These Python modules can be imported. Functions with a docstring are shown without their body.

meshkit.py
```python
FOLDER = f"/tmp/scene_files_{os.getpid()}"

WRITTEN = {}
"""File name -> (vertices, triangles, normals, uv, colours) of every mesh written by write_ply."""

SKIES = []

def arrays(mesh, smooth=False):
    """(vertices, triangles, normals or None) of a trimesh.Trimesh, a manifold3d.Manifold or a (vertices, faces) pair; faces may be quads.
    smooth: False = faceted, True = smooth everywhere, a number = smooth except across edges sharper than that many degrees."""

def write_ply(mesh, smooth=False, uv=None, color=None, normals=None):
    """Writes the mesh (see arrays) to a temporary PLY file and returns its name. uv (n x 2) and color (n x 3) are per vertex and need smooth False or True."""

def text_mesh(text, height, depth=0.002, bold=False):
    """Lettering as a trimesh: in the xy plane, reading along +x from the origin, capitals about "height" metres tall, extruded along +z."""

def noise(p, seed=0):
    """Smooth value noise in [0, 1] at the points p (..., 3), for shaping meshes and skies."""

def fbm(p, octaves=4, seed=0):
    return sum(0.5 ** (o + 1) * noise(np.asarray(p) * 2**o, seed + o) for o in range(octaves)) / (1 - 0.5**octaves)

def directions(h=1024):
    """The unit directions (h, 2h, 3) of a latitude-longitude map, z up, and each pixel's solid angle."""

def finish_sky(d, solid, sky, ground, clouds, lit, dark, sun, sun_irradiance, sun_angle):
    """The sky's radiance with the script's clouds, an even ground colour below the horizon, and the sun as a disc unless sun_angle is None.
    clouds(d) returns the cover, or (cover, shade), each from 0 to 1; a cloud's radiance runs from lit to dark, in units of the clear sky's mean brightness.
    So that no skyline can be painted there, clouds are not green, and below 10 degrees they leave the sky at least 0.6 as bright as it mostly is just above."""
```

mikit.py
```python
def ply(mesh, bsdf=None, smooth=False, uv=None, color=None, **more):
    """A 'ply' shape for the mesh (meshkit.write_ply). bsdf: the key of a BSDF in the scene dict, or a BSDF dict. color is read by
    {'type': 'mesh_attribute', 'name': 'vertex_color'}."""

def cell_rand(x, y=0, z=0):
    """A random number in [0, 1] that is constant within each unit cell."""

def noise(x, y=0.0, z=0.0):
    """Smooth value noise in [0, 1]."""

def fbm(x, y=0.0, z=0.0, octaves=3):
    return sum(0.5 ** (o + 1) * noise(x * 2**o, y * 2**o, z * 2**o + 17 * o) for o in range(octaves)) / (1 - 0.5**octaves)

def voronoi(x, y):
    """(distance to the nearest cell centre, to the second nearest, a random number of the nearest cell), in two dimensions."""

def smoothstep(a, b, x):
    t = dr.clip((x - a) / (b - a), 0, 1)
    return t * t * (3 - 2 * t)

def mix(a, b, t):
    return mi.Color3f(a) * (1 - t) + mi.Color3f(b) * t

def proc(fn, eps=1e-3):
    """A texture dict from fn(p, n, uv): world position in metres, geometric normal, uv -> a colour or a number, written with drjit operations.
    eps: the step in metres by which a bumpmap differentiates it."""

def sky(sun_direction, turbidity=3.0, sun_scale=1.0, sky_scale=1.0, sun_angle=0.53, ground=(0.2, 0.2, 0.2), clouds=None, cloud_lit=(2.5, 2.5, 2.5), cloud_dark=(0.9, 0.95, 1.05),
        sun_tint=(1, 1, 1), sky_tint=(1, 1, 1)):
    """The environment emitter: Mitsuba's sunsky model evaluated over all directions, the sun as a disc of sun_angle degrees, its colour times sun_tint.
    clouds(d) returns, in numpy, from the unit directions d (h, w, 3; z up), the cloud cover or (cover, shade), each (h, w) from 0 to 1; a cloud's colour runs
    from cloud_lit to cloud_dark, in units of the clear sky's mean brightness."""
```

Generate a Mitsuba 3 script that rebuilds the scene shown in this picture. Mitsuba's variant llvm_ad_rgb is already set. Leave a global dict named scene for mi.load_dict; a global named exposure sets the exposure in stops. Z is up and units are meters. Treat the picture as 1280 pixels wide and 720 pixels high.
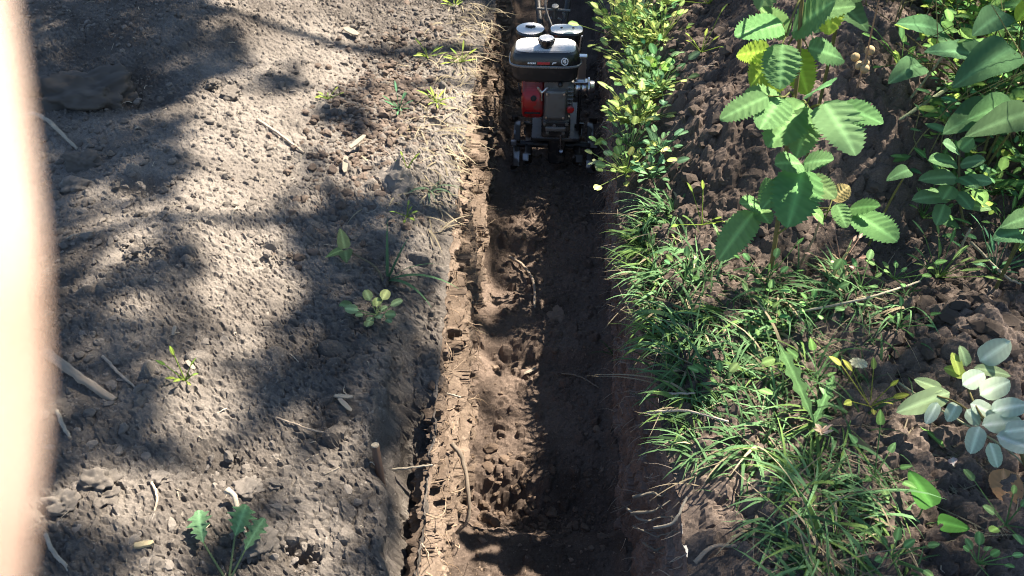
import math, random
import numpy as np, trimesh, manifold3d, mitsuba as mi, drjit as dr
import mikit, meshkit
from meshkit import noise as vnoise, fbm as vfbm

T = mi.ScalarTransform4f
scene, labels = {}, {}
rng = np.random.default_rng(11)

# ------------------------------------------------------------------ camera, sky, exposure
CAM = np.array([-0.01, 0.0, 1.4])
PITCH, YAW = math.radians(42.0), math.radians(2.6)
FWD = np.array([-math.sin(YAW) * math.cos(PITCH), math.cos(YAW) * math.cos(PITCH), -math.sin(PITCH)])
scene['camera'] = {'type': 'thinlens', 'fov': 65.24, 'fov_axis': 'x', 'aperture_radius': 0.00095, 'focus_distance': 1.75,
                   'near_clip': 0.004, 'far_clip': 400.0,
                   'to_world': T().look_at(origin=CAM.tolist(), target=(CAM + FWD).tolist(), up=[0, 0, 1])}
SUN = np.array([0.43, 0.41, 0.80]); SUN /= np.linalg.norm(SUN)
scene['sky_light'] = mikit.sky(SUN.tolist(), turbidity=3.0, sky_scale=0.42, sky_tint=(1.10, .98, .86), sun_tint=(.95, 1.0, 1.07))
exposure = 3.82

# ------------------------------------------------------------------ small helpers
def sstep(a, b, x):
    t = np.clip((np.asarray(x, float) - a) / (b - a), 0, 1)
    return t * t * (3 - 2 * t)

def N2(x, y, f, seed=0, octaves=1):
    x, y = np.broadcast_arrays(np.asarray(x, float), np.asarray(y, float))
    p = np.stack([x * f, y * f, np.full(x.shape, 0.37)], -1)
    return (vfbm(p, octaves, seed) if octaves > 1 else vnoise(p, seed)) - 0.5

def unit(v):
    v = np.asarray(v, float); return v / (np.linalg.norm(v) + 1e-12)

used = {}
def numbered(name):
    k = used.get(name, 0); used[name] = k + 1
    return name if k == 0 else f'{name}_{k:03d}'

def put(name, mesh, bsdf, parent=None, smooth=False, color=None, uv=None):
    """One mesh as ONE entry of the scene; returns its key."""
    key = numbered((parent + '__' if parent else '') + name)
    scene[key] = mikit.ply(mesh, bsdf, smooth=smooth, color=color, uv=uv)
    return key

def tag(key, label=None, cat=None, group=None, kind=None):
    d = labels.setdefault(key, {})
    for a, b in (('label', label), ('category', cat), ('group', group), ('kind', kind)):
        if b: d[a] = b
    return key

def thing(name, label, cat, group=None):
    return tag(numbered(name), label, cat, group)

class MB:
    """Collects pieces with a colour per vertex; build() makes them one mesh."""
    def __init__(s): s.v, s.f, s.c, s.n = [], [], [], 0
    def add(s, v, f, c):
        v = np.asarray(v, float); c = np.broadcast_to(np.asarray(c, float), (len(v), 3))
        s.v.append(v); s.f.append(np.asarray(f) + s.n); s.c.append(c); s.n += len(v); return s
    def build(s, name, bsdf, parent=None, smooth=True):
        return put(name, (np.vstack(s.v), np.vstack(s.f)), bsdf, parent, smooth=smooth, color=np.clip(np.vstack(s.c), 0.002, 0.95))

def grid_faces(nu, nv):
    i, j = np.meshgrid(np.arange(nu - 1), np.arange(nv - 1), indexing='ij')
    a = (i * nv + j).ravel(); b = a + nv
    return np.vstack([np.stack([a, b, b + 1], 1), np.stack([a, b + 1, a + 1], 1)])

def tube(pts, rad, sides=5, caps=True):
    p = np.asarray(pts, float); n = len(p)
    r = np.broadcast_to(np.asarray(rad, float), (n,))
    t = np.gradient(p, axis=0); t /= np.linalg.norm(t, axis=1, keepdims=True) + 1e-12
    ref = np.where(np.abs(t[:, 2:]) < 0.9, [0, 0, 1.0], [1.0, 0, 0])
    a = np.cross(t, ref); a /= np.linalg.norm(a, axis=1, keepdims=True) + 1e-12
    for k in range(1, n):
        if a[k] @ a[k - 1] < 0: a[k] = -a[k]
    b = np.cross(t, a); ang = np.arange(sides) * 2 * np.pi / sides
    v = (p[:, None] + r[:, None, None] * (np.cos(ang)[None, :, None] * a[:, None] + np.sin(ang)[None, :, None] * b[:, None])).reshape(-1, 3)
    i, j = np.meshgrid(np.arange(n - 1), np.arange(sides), indexing='ij')
    q = np.stack([i * sides + j, i * sides + (j + 1) % sides, (i + 1) * sides + (j + 1) % sides, (i + 1) * sides + j], -1).reshape(-1, 4)
    f = np.vstack([q[:, [0, 2, 1]], q[:, [0, 3, 2]]])
    if caps:
        v = np.vstack([v, p[0], p[-1]]); k = np.arange(sides); m = n * sides
        f = np.vstack([f, np.stack([k, (k + 1) % sides, k * 0 + m], 1), np.stack([(k + 1) % sides + (n - 1) * sides, k + (n - 1) * sides, k * 0 + m + 1], 1)])
    return v, f

def curve(pts, n=12):
    """Catmull-Rom through the points."""
    p = np.asarray(pts, float); p = np.vstack([2 * p[0] - p[1], p, 2 * p[-1] - p[-2]]); out = []
    m = len(p) - 3; per = max(2, n // m)
    for k in range(m):
        a, b, c, d = p[k:k + 4]
        for t in np.linspace(0, 1, per, endpoint=False):
            out.append(0.5 * (2 * b + (c - a) * t + (2 * a - 5 * b + 4 * c - d) * t * t + (3 * b - 3 * c + d - a) * t ** 3))
    return np.array(out + [p[-2]])

# ------------------------------------------------------------------ materials
def soil(c0, c1, speck, f=9.0):
    c0, c1, speck = (tuple(map(float, c)) for c in (c0, c1, speck))
    def fn(p, n, uv):
        a = dr.clip(mikit.smoothstep(0.3, 0.7, mikit.fbm(p.x * f, p.y * f, p.z * f, 3)) * .6 + mikit.smoothstep(.35, .65, mikit.fbm(p.x * 2.3 + 7, p.y * 2.3, p.z * 2.3, 2)) * .7 - .15, 0, 1)
        g = mikit.noise(p.x * 420, p.y * 420, p.z * 420)
        col = mikit.mix(c0, c1, a) * (0.72 + 0.56 * g)
        return mikit.mix(col, speck, 0.55 * mikit.smoothstep(0.8, 0.95, mikit.noise(p.x * 170 + 9, p.y * 170, p.z * 170)))
    return {'type': 'twosided', 'bsdf': {'type': 'principled', 'base_color': mikit.proc(fn), 'roughness': 0.95, 'specular': 0.15}}
scene['dry_soil'] = soil((0.082, 0.073, 0.066), (0.172, 0.156, 0.141), (0.27, 0.25, 0.225))
scene['damp_soil'] = soil((0.070, 0.056, 0.049), (0.128, 0.103, 0.089), (0.17, 0.14, 0.12))
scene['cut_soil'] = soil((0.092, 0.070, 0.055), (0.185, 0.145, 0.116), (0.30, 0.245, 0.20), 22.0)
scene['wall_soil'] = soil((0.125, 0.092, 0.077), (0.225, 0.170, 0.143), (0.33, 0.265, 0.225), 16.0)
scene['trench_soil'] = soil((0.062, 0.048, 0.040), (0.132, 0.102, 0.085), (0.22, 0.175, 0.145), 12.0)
VC = {'type': 'mesh_attribute', 'name': 'vertex_color'}
scene['foliage'] = {'type': 'principledthin', 'base_color': VC, 'roughness': 0.58, 'diff_trans': 0.75, 'eta': 1.4, 'spec_trans': 0.0}
scene['blade'] = {'type': 'principledthin', 'base_color': VC, 'roughness': 0.55, 'diff_trans': 0.6, 'eta': 1.35, 'spec_trans': 0.0}
scene['wood'] = {'type': 'twosided', 'bsdf': {'type': 'principled', 'base_color': VC, 'roughness': 0.8, 'specular': 0.25}}
scene['clod_soil'] = {'type': 'twosided', 'bsdf': {'type': 'principled', 'base_color': VC, 'roughness': 0.95, 'specular': 0.12}}

# ------------------------------------------------------------------ terrain: where the edges of the trench run
Y_END = 5.2
_y = np.array([-1.2, .70, .77, .954, 1.167, 1.426, 1.746, 2.154, 2.688, 3.257, Y_END])
_xl = np.array([-.22, -.22, -.22, -.222, -.235, -.245, -.258, -.268, -.272, -.235, -.23])
_yr = np.array([-1.2, .70, .797, .939, 1.057, 1.313, 1.599, 1.958, 2.71, 3.276, Y_END])
_xr = np.array([.29, .29, .288, .289, .275, .264, .240, .222, .225, .225, .23])
def edge_smooth(y): return np.interp(y, _y, _xl) + 0.012 * N2(y, 0 * y, 9, 3)
def edge_left(y): return edge_smooth(y) + 0.016 * N2(y, 0 * y, 40, 4) + 0.008 * N2(y, 0 * y, 110, 8)
def edge_right(y): return np.interp(y, _yr, _xr) + 0.022 * N2(y, 0 * y, 7, 5) + 0.014 * N2(y, 0 * y, 35, 6)
def foot_left(y): return np.interp(y, [-1.2, 1.9, 2.567, 3.18, Y_END], [-.183, -.183, -.192, -.198, -.19])
def foot_right(y): return np.interp(y, [-1.2, 1.2, 1.73, 2.586, 3.58, Y_END], [.213, .211, .217, .232, .25, .25])
FLOOR = -0.45

def fade_out(x, y):   # spoil dies out away from the trench
    return sstep(-2.75, -2.15, x) * sstep(2.75, 2.15, x) * sstep(4.9, 4.1, y) * sstep(-0.9, 0.2, y)

def left_base(u, y):
    """Height of the left bank at the distance u from the trench's edge."""
    near = sstep(1.75, 1.15, y)
    lip = np.interp(y, [.7, .844, .992, 1.314, 1.68, 2.3, 3.28], [.04, .065, .115, .14, .15, .22, .42])
    far = .02 * sstep(0, .1, u) + .13 * sstep(lip - .03, lip + .75, u)
    berm = .07 * sstep(lip * .4, lip + .02, u + .03 * N2(u * 3, y, 11, 10, 3)) + .11 * sstep(lip, lip + .7, u)
    gully = -.10 * sstep(1.30, .98, y) * sstep(.003, .014, u + .010 * N2(y, 0 * y, 55, 7)) * (1 - sstep(lip * .45, lip + .01, u + .03 * N2(u * 3, y, 14, 9, 3)))
    z = far * (1 - near) + berm * near + gully + .05 * sstep(.4, 1.3, u) * sstep(1.2, 3.2, y)
    return z

def right_base(u, y):
    x = u + .24
    m = .27 * np.exp(-(((x - .92) / .36) ** 2 + ((y - 2.75) / .75) ** 2) ** 1.0)
    m = m + .17 * sstep(.015, .24, u) * sstep(1.75, 2.2, y)
    m = m + .10 * np.exp(-(((x - .62) / .22) ** 2 + ((y - 1.95) / .22) ** 2))
    m = m + .09 * np.exp(-(((x - 1.02) / .16) ** 2 + ((y - 1.38) / .13) ** 2))
    m = m - .035 * (1 - sstep(0, .06, u)) + .05 * sstep(.05, .25, u) * (1 - sstep(.9, 1.05, y)) * sstep(.3, .22, u)
    return m

def ground_z(x, y):
    """Macro height of the finished banks at (x, y), for placing things on them."""
    x, y = np.asarray(x, float), np.asarray(y, float)
    el, er = edge_left(y), edge_right(y)
    z = np.where(x < el, left_base(np.maximum(el - x, 0), y) + left_macro(x, y), 0.0)
    z = np.where(x > er, right_base(np.maximum(x - er, 0), y) + right_macro(x, y), z) * fade_out(x, y)
    return np.where((x >= el) & (x <= er), FLOOR + floor_macro(x, y), z)

def left_macro(x, y):
    a, b = .8 * x - .6 * y, .6 * x + .8 * y     # runnels follow the slope
    return ((.095 * N2(x, y, 2.2, 21, 3)) + .034 * N2(a * 2.2, b * .8, 3.2, 22, 3)) * sstep(-.26, -.5, x)
def right_macro(x, y): return (.07 * N2(x, y, 4.0, 31, 3) + .04 * N2(x, y, 11.0, 32, 2)) * sstep(.24, .45, x)
def floor_macro(x, y):
    z = .035 * N2(x, y, 5, 41, 2) + .018 * N2(x, y, 17, 42, 2)
    z = z + .030 * sstep(.17, .21, np.abs(x - .015)) + .05 * sstep(.06, .0, x + .17) * np.maximum(0, N2(0 * x, y, 6, 43))
    step = lambda y0, h, w: h * (sstep(y0 - w, y0, y + .03 * N2(x, 0 * x, 9, 44)) - sstep(y0, y0 + .55, y))
    return z - .075 * sstep(1.32, 1.22, y + .04 * N2(x, 0 * x, 8, 45)) * sstep(1.02, 1.20, y) + (.03 + .05 * sstep(.12, -.12, x)) * sstep(1.17, 1.08, y) + step(1.75, .035, .05) + step(2.3, .03, .06)

# ------------------------------------------------------------------ crumbs: half-buried grains raised on a height field
def crumbs(X, Y, count, rmin, rmax, weight, seed, power=2.2, flat=.8):
    r_ = np.random.default_rng(seed); n, m = X.shape
    i = r_.integers(2, n - 2, count * 4); j = r_.integers(2, m - 2, count * 4); weight = weight * sstep(-2.1, -1.9, X) * sstep(2.1, 1.9, X) * sstep(.45, .55, Y) * sstep(3.75, 3.6, Y)
    cell = np.abs((X[i + 1, j] - X[i - 1, j]) * (Y[i, j + 1] - Y[i, j - 1])) + np.abs((Y[i + 1, j] - Y[i - 1, j]) * (X[i, j + 1] - X[i, j - 1]))
    keep = (r_.random(len(i)) < weight[i, j]) & (r_.random(len(i)) < cell / np.percentile(cell, 90))
    i, j = i[keep][:count], j[keep][:count]; k = len(i)
    r = rmin * (rmax / rmin) ** (r_.random(k) ** power)
    ang, asp = r_.random(k) * np.pi, .6 + .4 * r_.random(k); ca, sa = np.cos(ang), np.sin(ang)
    hgt = r * flat * (.6 + .8 * r_.random(k)); tilt = r_.normal(0, .35, (2, k))
    Z = np.zeros_like(X); cx, cy = X[i, j] + r_.normal(0, .001, k), Y[i, j] + r_.normal(0, .001, k)
    dx = np.hypot(X[1:, :] - X[:-1, :], Y[1:, :] - Y[:-1, :]); dy = np.hypot(X[:, 1:] - X[:, :-1], Y[:, 1:] - Y[:, :-1])
    si, sj = np.median(dx), np.median(dy)
    for lo, hi in ((0, .5), (.5, .75), (.75, .93), (.93, 1.01)):
        q0, q1 = np.quantile(r, lo), np.quantile(r, min(hi, 1)) + (1e-9 if hi > 1 else 0)
        s = (r >= q0) & (r < q1)
        if not s.any(): continue
        wi, wj = int(np.ceil(q1 / si)), int(np.ceil(q1 / sj))
        for a in range(-wi, wi + 1):
            for b in range(-wj, wj + 1):
                ii, jj = np.clip(i[s] + a, 0, n - 1), np.clip(j[s] + b, 0, m - 1)
                ex, ey = X[ii, jj] - cx[s], Y[ii, jj] - cy[s]
                ux, uy = (ex * ca[s] + ey * sa[s]) / r[s], (-ex * sa[s] + ey * ca[s]) / (r[s] * asp[s])
                d = np.abs(ux) ** 2.6 + np.abs(uy) ** 2.6
                h = hgt[s] * np.sqrt(np.maximum(0, 1 - d)) * (1 + tilt[0, s] * ux + tilt[1, s] * uy)
                np.maximum.at(Z, (ii, jj), np.where(d < 1, h, 0))
    return Z

def rows(a, b, fine):   # row positions: coarse behind the camera, fine in view
    return np.concatenate([np.linspace(a, .45, 24)[:-1], np.arange(.45, 3.75, fine), np.linspace(3.75, b, 50)])

def sheet(X, Y, Z): return np.stack([X, Y, Z], -1).reshape(-1, 3), grid_faces(*X.shape)
# ------------------------------------------------------------------ the setting
yy = rows(-1.2, Y_END, .0047)
grit = lambda A, s, a: a * np.random.default_rng(s).normal(0, 1, A.shape)
# left bank of dry spoil
uu = np.concatenate([np.arange(0, .16, .004), np.arange(.16, 1.45, .0047), np.linspace(1.455, 2.6, 130)])
U, Y = np.meshgrid(uu, yy, indexing='ij'); X = edge_smooth(Y) - U + (edge_left(Y) - edge_smooth(Y)) * np.exp(-(U / .02) ** 2)
Zl = (left_base(U, Y) + left_macro(X, Y)) * fade_out(X, Y)
smooth_zone = sstep(.0, .10, N2(.8 * X - .6 * Y, .25 * (.6 * X + .8 * Y), 2.6, 51, 2) + .10 * sstep(-.5, -1.0, X))
w = np.clip(1.0 - .95 * smooth_zone, .05, 1) * sstep(.0, .03, U)
w = np.maximum(w, .8 * sstep(.01, .03, U) * sstep(.30, .18, U) * sstep(1.8, 1.5, Y))
Zc = crumbs(X, Y, 52000, .0042, .0110, w, 52, 2.2) + .7 * crumbs(X, Y, 130000, .0038, .009, np.clip(w + .15, 0, 1), 53, 1.2)
Zc = np.maximum(Zc, crumbs(X, Y, 420, .012, .030, w * sstep(.1, .3, N2(X, Y, 3, 54) + .35), 55, 1.5, .85))
Zl += Zc * fade_out(X, Y) + (.003 * N2(X, Y, 45, 56, 2) + .0025 * N2(X, Y, 120, 57)) * sstep(-.3, -.2, -np.abs(X) + 2.5)
HOLLOWS = []
for cx, cy, r, d in [(-1.30, 2.25, .12, .05), (-.80, 3.05, .05, .03), (-.42, 2.52, .022, .025), (-.37, 2.33, .026, .03), (-.42, .72, .035, .04), (-1.05, 2.32, .05, .03), (-.62, 2.95, .04, .035), (-.58, 2.65, .03, .025), (-.95, 1.45, .07, .025), (-.70, 1.55, .06, .02), (-.62, .90, .05, .02), (-1.1, 1.75, .06, .03)]:
    Zl -= d * np.exp(-(((X - cx) / r) ** 2 + ((Y - cy) / (r * .8)) ** 2) ** 1.5)
Zl += grit(Zl, 58, .0010) * (.25 + .75 * w) + .012 * N2(X, Y, 22, 59, 3) * sstep(.25, .02, U)
rough_ = sstep(.34, .20, U) * sstep(.0, .02, U) * sstep(2.0, 1.5, Y)
X = X + rough_ * (.050 * (vfbm(np.stack([X * 16, Y * 16, Zl * 16], -1), 4, 98) - .5) + .018 * (vfbm(np.stack([X * 60, Y * 60, Zl * 60], -1), 2, 99) - .5))
put('soil_bank', sheet(X, Y, Zl), 'dry_soil', smooth=False); tag('soil_bank', 'dry grey crumbly soil bank heaped left of the trench', kind='structure')

# right bank: turf edge, then a mound of darker spoil
uu = np.concatenate([np.arange(0, 1.3, .006), np.linspace(1.31, 2.5, 110)])
U, Y = np.meshgrid(uu, yy, indexing='ij'); X = edge_right(Y) + U
Zr = (right_base(U, Y) + right_macro(X, Y)) * fade_out(X, Y)
w = np.clip(.35 + .65 * sstep(-.1, .12, N2(X, Y, 3, 61, 2)), 0, 1) * sstep(0, .1, U)
Zr += (crumbs(X, Y, 26000, .006, .030, w, 62) + .6 * crumbs(X, Y, 70000, .004, .010, w, 63, 1.2)) * fade_out(X, Y)
Zr += (.010 * N2(X, Y, 30, 66, 2) + .004 * N2(X, Y, 110, 67))
Zr += grit(Zr, 68, .0012)
put('soil_mound', sheet(X, Y, Zr), 'damp_soil', smooth=False); tag('soil_mound', 'dark damp soil heaped along the right side of the trench', kind='structure')

# trench walls: torn plates of soil, pushed in and out
def wall(side, nt):
    yw = rows(-1.2, Y_END, .0042); tt = np.linspace(0, 1, nt); Yw, Tt = np.meshgrid(yw, tt, indexing='ij')
    top = edge_left(Yw) if side < 0 else edge_right(Yw); foot = foot_left(Yw) if side < 0 else foot_right(Yw)
    ztop = (left_base(0 * Yw, Yw) if side < 0 else right_base(0 * Yw, Yw)) * fade_out(top, Yw)
    Zw = ztop + (FLOOR - .03 - ztop) * Tt; s = Tt ** (.8 if side < 0 else 1.3)
    Xw = top + (foot - top) * s
    def plates(fy, fz, seed):
        a = Yw * fy + 2.2 * N2(Yw, Zw, 14, seed, 3); b = Zw * fz + 2.4 * N2(Yw, Zw, 12, seed + 1, 3)
        ia, ib = np.floor(a), np.floor(b + .5 * (np.floor(a) % 2))
        h = vnoise(np.stack([ia, ib, 0 * ia + .5], -1) * 1.0 + np.array([.0, .0, .5]), seed + 2)
        fa, fb = a - ia, (b + .5 * (ia % 2)) - ib
        crack = sstep(0, .16, fa) * sstep(0, .16, 1 - fa) * sstep(0, .08, fb) * sstep(0, .06, 1 - fb)
        return h, crack, fb
    amp = 1.0 if side < 0 else .45
    h1, c1, f1 = plates(*((4.5, 24) if side < 0 else (12, 14)), 71); h2, c2, f2 = plates(*((11, 66) if side < 0 else (30, 46)), 75)
    off = .030 * (h1 - .5) - .007 * (1 - c1) + .016 * N2(Yw, Zw, 34, 81, 3) + .014 * (h2 - .5) - .007 * (1 - c2) + .010 * (f1 - .5) * h2 + .008 * N2(Yw * 3, Zw, 70, 77, 2)
    off += .02 * N2(Yw, Zw, 6, 79, 2) + .006 * N2(Yw, Zw, 160, 78)
    if side < 0:   # deep splits between the plates
        q_ = 1.3 * N2(Yw, Zw, 18, 83, 2)
        deep = np.maximum(sstep(.60, .68, vnoise(np.stack([Yw * 5 + q_, Zw * 27 + q_, 0 * Yw], -1), 80)), .6 * sstep(.62, .70, vnoise(np.stack([Yw * 11 + q_, Zw * 64, 0 * Yw], -1), 82))); off -= .055 * deep * sstep(.04, .16, Tt)
    off *= amp * sstep(0, .03, Tt) * .9 + .1
    Xw = Xw - side * off
    f = grid_faces(len(yw), nt)
    return np.stack([Xw, Yw, Zw + .002 * N2(Yw, Zw, 90, 5)], -1).reshape(-1, 3), f
trench = tag(numbered('trench'), kind='structure'); labels[trench]['label'] = 'narrow straight trench cut through the soil down the middle of the picture'
put('wall', wall(-1, 120), 'cut_soil', trench, smooth=False); put('wall', wall(1, 100), 'wall_soil', trench, smooth=False)
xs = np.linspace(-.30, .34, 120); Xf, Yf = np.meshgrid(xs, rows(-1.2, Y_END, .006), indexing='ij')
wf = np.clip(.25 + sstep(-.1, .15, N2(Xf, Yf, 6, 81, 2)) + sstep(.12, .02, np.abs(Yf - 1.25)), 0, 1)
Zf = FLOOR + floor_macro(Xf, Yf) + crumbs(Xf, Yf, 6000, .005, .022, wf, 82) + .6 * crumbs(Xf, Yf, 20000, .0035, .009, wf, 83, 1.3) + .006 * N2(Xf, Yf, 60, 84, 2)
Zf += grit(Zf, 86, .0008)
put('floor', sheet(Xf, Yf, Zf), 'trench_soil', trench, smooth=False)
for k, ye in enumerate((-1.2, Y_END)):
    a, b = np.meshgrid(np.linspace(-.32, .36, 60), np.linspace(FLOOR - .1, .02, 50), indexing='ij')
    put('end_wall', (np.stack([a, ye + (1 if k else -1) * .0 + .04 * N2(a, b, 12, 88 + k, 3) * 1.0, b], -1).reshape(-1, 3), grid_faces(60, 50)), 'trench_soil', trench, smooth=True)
# the garden round about, out to the horizon
R = np.concatenate([[0, 1], 1 + np.geomspace(.12, 220, 46)]); A = np.linspace(0, 2 * np.pi, 161); hx0, hx1, hy0, hy1 = -2.6, 2.6, -1.2, Y_END
cx, cy, hw, hh = (hx0 + hx1) / 2, (hy0 + hy1) / 2, (hx1 - hx0) / 2, (hy1 - hy0) / 2
ca, sa = np.cos(A), np.sin(A); bx = 1 / np.maximum(np.abs(ca) / hw, np.abs(sa) / hh)
rr = np.concatenate([[.97, 1.0], 1 + np.geomspace(.03, 70, 48)])
Rg, Ag = np.meshgrid(rr, np.arange(161), indexing='ij')
gx, gy = cx + Rg * (bx * ca)[Ag], cy + Rg * (bx * sa)[Ag]
gz = (.10 * N2(gx, gy, .7, 91, 3) + .03 * N2(gx, gy, 4, 92, 2)) * sstep(1.0, 1.25, Rg) - .012 - .05 * (Rg < .99)
put('ground', sheet(gx, gy, gz), 'damp_soil', smooth=True); tag('ground', 'bare garden ground round about', kind='structure')
# ------------------------------------------------------------------ trees up-sun, outside the frame: their crowns have gaps, the sun comes through them
LIGHT_GAPS = '''444444444444444444444444444444444444444444444444444444
444444444444444444441444444444444444444444444444444444
444444444444444444432735764444444444444444444444444444
444444444444444445537735753444444555444444444444444444
444444444444444444456644765444444555544444444444444444
444444444444444433225665666985222555544444444444444444
444444444444444111047755857975222456544444444444444444
444444444444444111149635728975222555544444444444444444
444444444444442222257424616965222566555555554444444444
444444444444433334466513523754222556555556664444444444
444444444444444436568612544643112555554445555444444444
444444444444444456479923549776222555554445555444444444
444444444442222475479833448687222655554444445544444444
444444444441112576599632338467222764555444444444444444
444444444411114755798322348766223975554444444444444444
444444444411135536996222358784222986554444444444444444
444444444222244238984234468432225996444444444444444444
444444444112232139875345469622226753333332233334444444
444444440000122259895577579833228634454432222222444444
444444400000121289996698679843228634465433322222444444
444444411110012499997689789000009644465433444333344444
444444111210113699987679888000009743365433445565544444
444444222211212599986569898000009743356533444467744444
444443322212211577775467898000009843355533444457774444
444443333212112465565466898000009853345542454446774444
444434443111111356467677898000009952245542345445777444
444433333221111267567687998000009963235543345444677444
444333333331112489788888998000009973235543245544577744
442222233431124799988898998000009973235543234554567744
442222234321137999989989998000009973224543234554467774
422222344311248999989999998000009974224444323455556774
222222344211259999889999998000009974223444423455556777
222223443111369999789999988000009974223444423455556777
222223442112489999799989988000009975224444442345555677
222233432112599999699989986000008985224444442345555677
222234431113699998799999986000008985344444443234555567
244334441123799998899890000000000000344444443234555567
444444444444449997899890000000000000344444444234555567
444444444444444997999890000000000000444444444423455556
444444444444444446999890000000000000444444444424455556
444444444444444444999890000000000000444444444444444444
444444444444444444999890000000000000444444444444444444
444444444444444444499990000000000000444444444444444444
444444444444444444448990000000000000444444444444444444'''.split()
GAPS = np.array([[int(ch) for ch in row] for row in LIGHT_GAPS], float)   # 8 cm cells of the ground from (-2.32, .48): how sunny
def sunny(x, y):
    fx, fy = np.clip((x + 2.32) / .08, 0, GAPS.shape[1] - 1.001), np.clip((y - .48) / .08, 0, GAPS.shape[0] - 1.001)
    i, j = fx.astype(int), fy.astype(int); a, b = fx - i, fy - j
    return (GAPS[j, i] * (1 - a) + GAPS[j, i + 1] * a) * (1 - b) + (GAPS[j + 1, i] * (1 - a) + GAPS[j + 1, i + 1] * a) * b
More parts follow.
